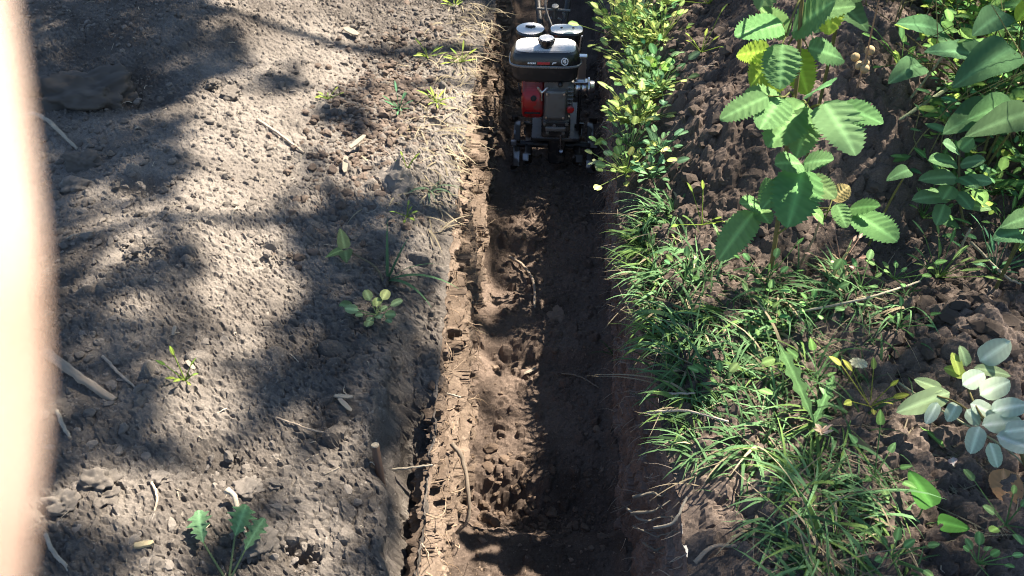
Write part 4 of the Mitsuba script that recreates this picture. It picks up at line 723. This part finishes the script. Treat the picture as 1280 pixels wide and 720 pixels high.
# ------------------------------------------------------------------ grass
GRASS_EDGE = [(.273, 1.851), (.375, 1.884), (.410, 1.662), (.584, 1.588), (.799, 1.642), (.940, 1.530), (.834, 1.270), (.691, 1.199), (.756, 1.056), (.704, .823), (.66, .60), (.43, .58), (.453, .896), (.340, .948), (.302, 1.021), (.273, 1.268), (.242, 1.641), (.237, 1.722)]
from shapely import Polygon, Point
gp = Polygon(GRASS_EDGE)
def inside(): 
    while True:
        q = np.array([.22 + .75 * prng.random(), .58 + 1.32 * prng.random()])
        if gp.contains(Point(q)): return q
gm, dm = MB(), MB(); centres = [inside() for _ in range(66)] + [np.array(q) for q in ((.30, 1.62), (.29, 1.50), (.28, 1.38), (.30, 1.30), (.27, 1.72), (.33, 1.15), (.32, 1.22), (.36, 1.05), (.50, 1.02), (.52, .95), (.48, 1.08), (.58, .98), (.60, .85), (.55, .80), (.62, .74))]
for n, q in enumerate(centres):
    lean0 = math.pi + .9 * (q[0] < .40) * .3 + prng.normal(0, .9) if q[1] > 1.15 else math.pi + .2 + prng.normal(0, 1.0)
    tone = np.array([.130, .245, .115]) * (.75 + .7 * prng.random()) if prng.random() < .75 else np.array([.15, .25, .08])
    for k in range(int(17 + 12 * prng.random())):
        b = q + prng.normal(0, .022, 2)
        er_ = float(edge_right(b[1])) + (.03 if b[1] > 1.35 else .055)
        if b[0] < er_: b[0] = er_ + .02 * prng.random()
        short = .78 + .22 * float(sstep(.0, .22, b[0] - er_))
        L = (.08 + .115 * prng.random() ** 1.3) * short; az = lean0 + prng.normal(0, .75)
        dead = prng.random() < .09
        (dm if dead else gm).add(*blade((b[0], b[1], gz(*b) - .006), az, L, .0042 + .0045 * prng.random(), STRAW * (.6 + .6 * prng.random()) if dead else tone * (.8 + .4 * prng.random()), .38 + .7 * prng.random(), 1.0 + .9 * prng.random()))
for k in range(700):
    b = inside(); gm.add(*blade((b[0], b[1], gz(*b) - .006), prng.random() * 6.28, .05 + .10 * prng.random(), .0035 + .003 * prng.random(), np.array([.075, .145, .065]) * (.7 + .7 * prng.random()), .5 + .8 * prng.random(), 1.0 + prng.random()))
for k in range(420):
    b = inside(); dm.add(*blade((b[0], b[1], gz(*b)), prng.random() * 6.28, .08 + .14 * prng.random(), .0025 + .002 * prng.random(), np.array([.30, .26, .19]) * (.5 + .7 * prng.random()), .15 + .3 * prng.random(), .3 + .4 * prng.random()))
for k in range(160):   # strands over the dark patch at right
    b = np.array([.72 + .25 * prng.random(), .85 + .25 * prng.random()]); dm.add(*blade((b[0], b[1], gz(*b) + .004), math.pi * .8 + prng.normal(0, .5), .10 + .12 * prng.random(), .0028, np.array([.22, .21, .16]) * (.6 + .7 * prng.random()), .2, .4))
gm.build('grass', 'blade', smooth=True); tag('grass', 'long green grass lying over the right edge of the trench', kind='stuff')
for k in range(330):   # straw and dead grass on the left shoulder
    y = 1.75 + 1.6 * prng.random(); u = abs(prng.normal(0, .11)); x = float(edge_left(y)) - u + .01
    dm.add(*blade((x, y, gz(x, y) + .006), prng.normal(-.6, 1.1), .04 + .10 * prng.random(), .003 + .003 * prng.random(), np.array([.40, .35, .25]) * (.6 + .6 * prng.random()), .35 * prng.random(), .6 + .9 * prng.random()))
dm.build('dry_grass', 'blade', smooth=True); tag('dry_grass', 'dead straw-coloured grass strewn along the trench edges', kind='stuff')

# ------------------------------------------------------------------ roots, sticks, chips
def stick(name, label, cat, pts, r0, r1, col, n=14, sides=7, wob=.0006):
    p = curve(pts, n); p = p + prng.normal(0, wob, p.shape); v, f = tube(p, np.linspace(r0, r1, len(p)) * (1 + prng.normal(0, .08, len(p))), sides)
    c = np.asarray(col) * (1 + prng.normal(0, .10, (len(v), 1)))
    return tag(put(name, (v, f), 'wood', smooth=True, color=np.clip(c, .01, .9)), label, cat)
PALE, TAN, DARK = np.array([.32, .285, .23]), np.array([.34, .28, .22]), np.array([.15, .10, .075])
stick('root', 'pale bent root arching over the dark hollow beside the finger', 'root', [(-1.606, 2.040, .169), (-1.559, 2.048, .187), (-1.506, 2.037, .195), (-1.436, 1.986, .189), (-1.354, 1.927, .150)], .0075, .0055, PALE, 20)
stick('twig', 'straight grey twig lying on the bare middle of the left bank', 'twig', [(-.902, 2.164, .122), (-.821, 2.110, .104), (-.740, 2.061, .072)], .006, .004, TAN * 1.1)
stick('stick', 'thick grey stick lying next to the blurred finger', 'stick', [(-1.018, 1.086, .205), (-.914, 1.023, .200), (-.845, .992, .172)], .010, .008, TAN * .8)
stick('root', 'thin brown root trailing down the left bank beside the thick grey stick', 'root', [(-.910, 1.098, .186), (-.856, 1.055, .182), (-.800, 1.018, .166)], .0035, .002, TAN)
stick('straw', 'short pale straw just below the thick grey stick', 'straw', [(-.929, .944, .197), (-.898, .908, .198), (-.877, .887, .182)], .0042, .003, PALE)
stick('root', 'long white root with a split top at the bottom of the left bank', 'root', [(-.569, .813, .150), (-.552, .805, .142), (-.539, .773, .127), (-.507, .726, .112)], .0065, .0022, PALE * 1.15)
stick('straw', 'curved pale straw at the bottom left corner next to finger', 'straw', [(-.824, .685, .194), (-.799, .655, .192), (-.771, .637, .181), (-.760, .625, .171)], .0042, .003, PALE)
def chip(label, a, b, w, col, t=.004):
    a, b = np.array(a), np.array(b); x = unit(b - a); y = unit(np.cross([0, 0, 1], x)); z = np.cross(x, y); pr = np.array([[-.5, -.4], [-.2, -.55], [.3, -.45], [.5, -.1], [.45, .4], [.0, .5], [-.45, .35]])
    L = np.linalg.norm(b - a); m = [(a + b) / 2 + x * q[0] * L + y * q[1] * w + z * s * t for q in pr for s in (-.5, .5)]
    h = trimesh.convex.convex_hull(np.array(m)); return tag(put('wood_chip', h, 'wood', smooth=False, color=np.tile(np.asarray(col) * .75, (len(h.vertices), 1))), label, 'wood chip')
chip('pale wood chip on the crumbs left of the soil spike, upper one', (-.605, 2.09, .075), (-.565, 2.15, .085), .018, PALE * 1.1); chip('pale wood chip on the crumbs left of the soil spike, lower one', (-.606, 2.045, .075), (-.596, 1.965, .068), .016, PALE)
chip('white sliver above the cut stake by the gully', (-.437, 1.088, .098), (-.396, 1.087, .096), .009, PALE * 1.2, .003); chip('white sliver lying slantwise nearest the cut stake', (-.425, 1.083, .096), (-.394, 1.055, .089), .010, PALE * 1.2, .003)
chip('short yellowish chip near the bottom of the left bank', (-.683, .686, .168), (-.655, .697, .160), .010, np.array([.50, .42, .26]), .006); chip('grey-white chip at the top edge of the left bank', (-.80, 2.98, gz(-.8, 2.98) + .02), (-.74, 2.93, gz(-.74, 2.93) + .02), .03, PALE, .006)
chip('tiny white flake in the shade low on the left bank', (-.745, 1.115, gz(-.745, 1.115) + .02), (-.725, 1.10, gz(-.72, 1.10) + .012), .009, PALE * 1.2, .003); chip('white flake standing on the left bank above the pale sprout', (-.795, 1.20, gz(-.795, 1.2) + .03), (-.80, 1.185, gz(-.8, 1.185) + .012), .008, PALE * 1.25, .003)
st_ = thing('stake', 'short brown stake with a pale cut top standing by the gully', 'stake')
v, f = tube([(-.316, .925, .0), (-.320, .940, .065), (-.3235, .952, .112)], [.0075, .0078, .008], 14); put('shaft', (v, f), 'wood', st_, smooth=40, color=None) if False else one('shaft', [(v, f, np.tile(DARK * .8, (len(v), 1)))], 'wood', st_, 40 and True)
v, f = tube([(-.3235, .952, .112), (-.3238, .953, .115)], [.0082, .0076], 14); one('cut_top', [(v, f, np.tile(PALE * .8, (len(v), 1)))], 'wood', st_, False)
stick('root', 'fine wavy root stretched across the middle of the left bank toward the white slivers', 'root', [(-.542, 1.020, .104), (-.471, .996, .102), (-.415, .995, .088)], .0022, .0015, TAN)
stick('root', 'curled thin root among stones at the bottom of the left bank', 'root', [(-.704, .815, .162), (-.681, .784, .166), (-.681, .761, .154)], .0025, .0018, TAN * 1.2)
stick('straw', 'small pale hook of straw on the left bank above the trailing weed', 'straw', [(-.826, 1.707, .123), (-.823, 1.663, .136), (-.820, 1.642, .117)], .003, .002, PALE)
stick('twig', 'level pale twig bridging the dark gully beside the stake', 'twig', [(-.325, .985, -.015), (-.27, .985, -.005), (-.222, .99, .0)], .003, .0022, PALE * .9)
stick('straw', 'level straw sticking out of the torn left wall', 'straw', [(-.262, 1.235, -.05), (-.22, 1.225, -.045), (-.185, 1.22, -.05)], .003, .002, PALE)
stick('root', 'thick looped root hanging out of the lower left wall', 'root', [(-.205, 1.145, -.13), (-.178, 1.12, -.15), (-.160, 1.06, -.19), (-.158, 1.02, -.24), (-.185, 1.0, -.28)], .0062, .0042, TAN * .5, 20)
stick('root', 'curved brown root lying on the trench floor', 'root', [(-.119, 2.200, -.432), (-.065, 2.133, -.420), (-.029, 2.040, -.412), (-.023, 1.931, -.425)], .0065, .004, TAN * 1.1, 18)
stick('root', 'thin root tangle strand on the shaded trench floor', 'root', [(.063, 1.662, -.445), (.123, 1.635, -.428), (.179, 1.604, -.440)], .0025, .002, TAN * .7); chip('tiny pale chip on the trench floor between lit patches', (-.048, 1.648, -.438), (-.01, 1.672, -.436), .010, PALE)
stick('straw', 'long pale straw jutting from the grass over the right wall', 'straw', [(.243, 1.16, -.01), (.27, 1.14, .02), (.32, 1.12, .05), (.40, 1.09, .055)], .0038, .0025, PALE * 1.15)
stick('straw', 'second pale straw jutting over the right wall, just above the long one', 'straw', [(.262, 1.19, .02), (.34, 1.17, .05)], .003, .002, PALE)
stick('root', 'grey root curving over the bare soil at the bottom of the right bank', 'root', [(.300, .79, .005), (.335, .815, .022), (.39, .82, .015), (.42, .81, .0)], .0045, .003, TAN * .7)
stick('straw', 'bent pale straw at the bottom of the right wall', 'straw', [(.24, .90, -.06), (.272, .89, -.02), (.30, .93, .01)], .0032, .0025, PALE)
for n, pts in enumerate([[(.20, .98, -.10), (.235, .965, -.07), (.285, .955, -.04)], [(.195, .965, -.13), (.24, .945, -.10), (.29, .935, -.06)], [(.215, .955, -.16), (.25, .93, -.12), (.285, .915, -.09)], [(.225, .93, -.20), (.255, .91, -.16), (.30, .90, -.12)], [(.21, 1.0, -.09), (.25, .99, -.05), (.29, .975, -.03)]]):
    pts = [np.array(q) + prng.normal(0, .010, 3) for q in pts]; pts.insert(2, (pts[1] + pts[2]) / 2 + prng.normal(0, .008, 3))
    tag(stick('rootlet', 'pale rootlet of the bunch sticking out low on the right wall, ' + ('second', 'third', 'fourth', 'lowest', 'topmost')[n] + ' of five', 'root', pts, .0022 + .0022 * prng.random(), .0012, PALE * (.4 + .35 * prng.random())), group='rootlets low on the right wall')
stick('straw', 'grey straw bent upright in the grass at the bottom edge', 'straw', [(.408, .765, .011), (.432, .801, .034), (.454, .819, .033)], .003, .002, PALE * .8)
stick('stem', 'dry brownish stem rising from the soil below the raspberry leaves', 'stem', [(.671, 1.632, .03), (.690, 1.643, .143), (.683, 1.631, .222)], .0035, .0025, (.30, .22, .14)); stick('stem', 'yellow broken stem behind the grass, right of the raspberry', 'stem', [(.723, 1.555, .035), (.749, 1.581, .091), (.770, 1.603, .131)], .004, .003, (.42, .38, .16))
stick('stalk', 'long pale green stalk fallen diagonally across the thicket', 'stalk', [(.962, 2.030, .215), (1.010, 2.043, .260), (1.150, 2.125, .318), (1.340, 2.285, .345)], .006, .0045, (.30, .34, .20), 20); stick('stalk', 'shorter forked stalk leaning above the long fallen stalk', 'stalk', [(1.002, 2.075, .25), (1.043, 2.101, .316), (1.096, 2.127, .415)], .004, .003, (.26, .28, .17)); stick('stalk', 'brown stalk lying near the right edge under the fallen stalk', 'stalk', [(1.219, 2.162, .225), (1.315, 2.215, .240), (1.476, 2.334, .225)], .0045, .0035, (.28, .22, .15))
ds = thing('dry_weed', 'thin reddish dry weed stem with brown seed heads on the dark mound', 'plant')
one('stem', [stalk([(.868, 2.102, .22), (.864, 2.086, .382), (.838, 2.046, .518), (.822, 2.023, .62)], .003, .002, (.30, .20, .13), 16)], 'wood', ds)
for q in range(6):
    s = trimesh.creation.icosphere(1, .010 + .004 * prng.random()); s.apply_translation(np.array([.864, 2.086, .385]) + prng.normal(0, .014, 3)); one('seed_head', [(s.vertices, s.faces, np.tile([.36, .28, .16], (len(s.vertices), 1)))], 'wood', ds)
stick('stalk', 'pale woody stalk below the nettle plant', 'stalk', [(1.093, 1.671, .02), (1.073, 1.655, .121), (1.078, 1.654, .160)], .004, .003, (.28, .26, .18)); stick('stalk', 'grey woody stalk lying at the right edge below the nettle', 'stalk', [(1.123, 1.700, .08), (1.154, 1.572, .08), (1.215, 1.580, .043)], .004, .003, (.26, .24, .18))
stick('stalk', 'grey dry stalk lying across the back of the grass', 'stalk', [(.612, 1.442, .045), (.772, 1.449, .095), (.930, 1.524, .09)], .0035, .0025, (.36, .33, .25), 18); stick('stalk', 'long thin stalk bending under the pale sprig', 'stalk', [(.80, 1.225, .045), (.864, 1.136, .057), (.958, 1.064, .045), (1.006, 1.022, .024)], .003, .002, (.24, .25, .16), 18)
# rootlets and torn fibres in the walls
rm = MB()
for k in range(560):
    left = prng.random() < .5; y = .75 + 2.6 * prng.random() ** 1.2; t = prng.random() ** 1.4
    top, foot = (edge_left(y), foot_left(y)) if left else (edge_right(y), foot_right(y)); s = 1 if left else -1
    p = np.array([float(top + (foot - top) * t) + s * .004, y, -.01 - .40 * t]); L = .015 + .05 * prng.random()
    d = np.array([s * abs(prng.normal(.25, .2)), prng.normal(0, .35), -abs(prng.normal(.8, .5))]) if left else np.array([s * abs(prng.normal(.8, .4)), prng.normal(-.1, .5), prng.normal(-.2, .5)])
    q = [p, p + unit(d) * L * .5 + prng.normal(0, .004, 3), p + unit(d + [0, 0, -.4]) * L]
    v, f, c = stalk(q, .0007 + .0009 * prng.random(), .0005, (np.array([.30, .22, .155]) if left else np.array([.30, .25, .2])) * (.5 + .8 * prng.random()), 5, 4); rm.add(v, f, c)
for k in range(70):   # longer broken roots poking out of the left wall
    y = .78 + 2.3 * prng.random() ** 1.2; t = prng.random(); p = np.array([float(edge_left(y) + (foot_left(y) - edge_left(y)) * t) - .01, y, -.01 - .38 * t]); L = .025 + .05 * prng.random()
    d = unit([abs(prng.normal(.8, .3)), prng.normal(0, .6), prng.normal(-.1, .5)]); q = [p, p + d * L * .6, p + unit(d + prng.normal(0, .4, 3)) * L]
    v, f, c = stalk(q, .0009 + .0016 * prng.random(), .0006, np.array([.34, .26, .19]) * (.5 + .7 * prng.random()), 6, 5); rm.add(v, f, c)
rm.build('rootlets', 'wood', smooth=True); tag('rootlets', 'fine torn rootlets hanging from both trench walls', kind='stuff')

# ------------------------------------------------------------------ clods
def clod(r, seed, rough=.35, sub=2, squash=(1, 1, .75), faces=7):
    m = trimesh.creation.icosphere(sub, 1.0); v = np.array(m.vertices); s = np.random.default_rng(seed); o = s.random(3) * 50
    d = 1 + rough * 1.6 * (vfbm(v * 1.3 + o, 2, seed % 97) - .5) + rough * .9 * (vnoise(v * 3.5 + o, 5) - .5)
    for q in range(faces):      # broken faces
        a = unit(s.normal(size=3)); h = .55 + .3 * s.random(); d = np.minimum(d, h / np.maximum(v @ a, 1e-3))
    return v * d[:, None] * r * np.array(squash) * (.85 + .3 * s.random(3)), np.array(m.faces)
def big_clod(name, label, pos, r, col, seed, squash=(1, 1, .7), rough=.4):
    v, f = clod(r, seed, rough * 1.5, 4, squash, 2); v = v * (1 + .30 * (vfbm(v / .012, 3, 3) - .5))[:, None]
    return tag(put(name, (v + pos, f), 'clod_soil', smooth=True, color=np.clip(np.asarray(col) * (.75 + .5 * vnoise(v / r * 6, 7))[:, None], .01, .6)), label, 'clod')
DRY, WET = np.array([.145, .131, .118]), np.array([.082, .067, .058])
big_clod('soil_clod', 'large dark soil clod at the upper left behind the bent root', (-1.44, 2.20, .17), .15, DRY * .62, 401, (1.1, .8, .45))
big_clod('soil_clod', 'fist-sized clod at the lower end of the bent pale root', (-1.305, 1.858, .150), .042, DRY * .8, 402); big_clod('soil_clod', 'pale clod just under the fist-sized clod beside the finger', (-1.28, 1.752, .140), .040, DRY * 1.1, 403)
big_clod('stone', 'flat brown stone half buried in the trench floor', (.056, 1.881, -.428), .036, (.20, .15, .12), 404, (1, 1.1, .45)); labels['stone']['category'] = 'stone'
for n, (x, y, r, lab) in enumerate([(-.795, .80, .030, 'rounded grey clod next to the slab-like one at the bottom left'), (-.83, .745, .030, 'low grey clod at the bottom left by a thin white straw'), (-.775, .775, .022, 'slab-like light clod at the bottom left'), (-.70, .83, .020, 'small dark clod touching the curled thin root'), (-.545, .84, .026, 'round hollow-looking clod right of the white root'), (-.505, .86, .020, 'small clod farther right of the white root'), (-1.02, 2.28, .030, 'dark clod on the sunny slope, right one of the pair'), (-1.08, 2.30, .026, 'dark clod on the sunny slope, left one of the pair'), (-.50, .73, .035, 'broken pale clod near the lip at the bottom of the left bank')]):
    big_clod('soil_clod', lab, (x, y, gz(x, y) + r * .25), r, DRY * (.75 + .3 * prng.random()), 420 + n, rough=.5)
sp = clod(1, 431, .25, 4, (1, 1, 1)); v = sp[0]; t = np.clip((v[:, 2] + 1) / 2, 0, 1)[:, None]
v = np.column_stack([v[:, :2] * (.085 * (1 - t) ** 1.0 + .010), (t[:, 0] ** 1.2) * .13 - .03]); v[:, 0] += .035 * t[:, 0]; v = v * (1 + .35 * (vfbm(v * 38, 3, 9) - .5))[:, None] + .012 * (vnoise(v * 90, 4) - .5)[:, None]
tag(put('soil_spike', (v + [-.462, 1.955, .03], sp[1]), 'clod_soil', smooth=False, color=np.tile(DRY * 1.35, (len(v), 1))), 'pointed spike of pale soil standing on the left bank', 'clod')
cm, protos = MB(), [clod(1, 500 + k, .95, 1, (1, .8, .65)) for k in range(24)]
def scatter(n, pick, rmin, rmax, col, sink=.3, power=2.5):
    for k in range(n):
        x, y = pick(); r = rmin * (rmax / rmin) ** (prng.random() ** power); pv, pf = protos[int(prng.integers(24))]
        a = prng.random() * 6.28; ca, sa = math.cos(a), math.sin(a); pv = pv @ np.array([[ca, -sa, 0], [sa, ca, 0], [0, 0, 1]])
        cm.add(pv * r + [x, y, gz(x, y) + r * sink], pf, col * (.75 + .5 * prng.random()))
def on_left():
    while True:
        y = .55 + 3.0 * prng.random(); u = .12 + 1.6 * prng.random(); x = float(edge_left(y)) - u
        if N2(x, y, 2.6, 51, 2) < .05 + .25 * (prng.random() - .5) or (-.75 < x < -.40 and y > 1.9): return x, y
def heap(): return -.55 + prng.normal(0, .10), 2.35 + prng.normal(0, .35)
def on_right():
    y = 1.5 + 2.2 * prng.random(); return float(edge_right(y)) + .12 + 1.3 * prng.random(), y
def dark_patch(): return 1.0 + prng.normal(0, .13), 1.40 + prng.normal(0, .09)
def on_floor():
    y = .85 + 2.6 * prng.random(); return -.17 + .36 * prng.random(), y
scatter(9000, on_left, .0035, .016, DRY, .35, 3); scatter(1500, heap, .006, .020, DRY * np.array([.85, .75, .70]), .45)
scatter(3000, on_right, .005, .030, WET, .3, 2.2); scatter(500, dark_patch, .010, .035, WET * .8, .4); scatter(500, on_floor, .004, .018, np.array([.15, .115, .09])); scatter(160, lambda: (-.02 + .12 * prng.normal(), 1.22 + .06 * prng.normal()), .008, .022, np.array([.12, .09, .07]))
cm.build('soil_clods', 'clod_soil', smooth=False); tag('soil_clods', 'loose soil crumbs and small clods strewn over banks and trench floor', kind='stuff')
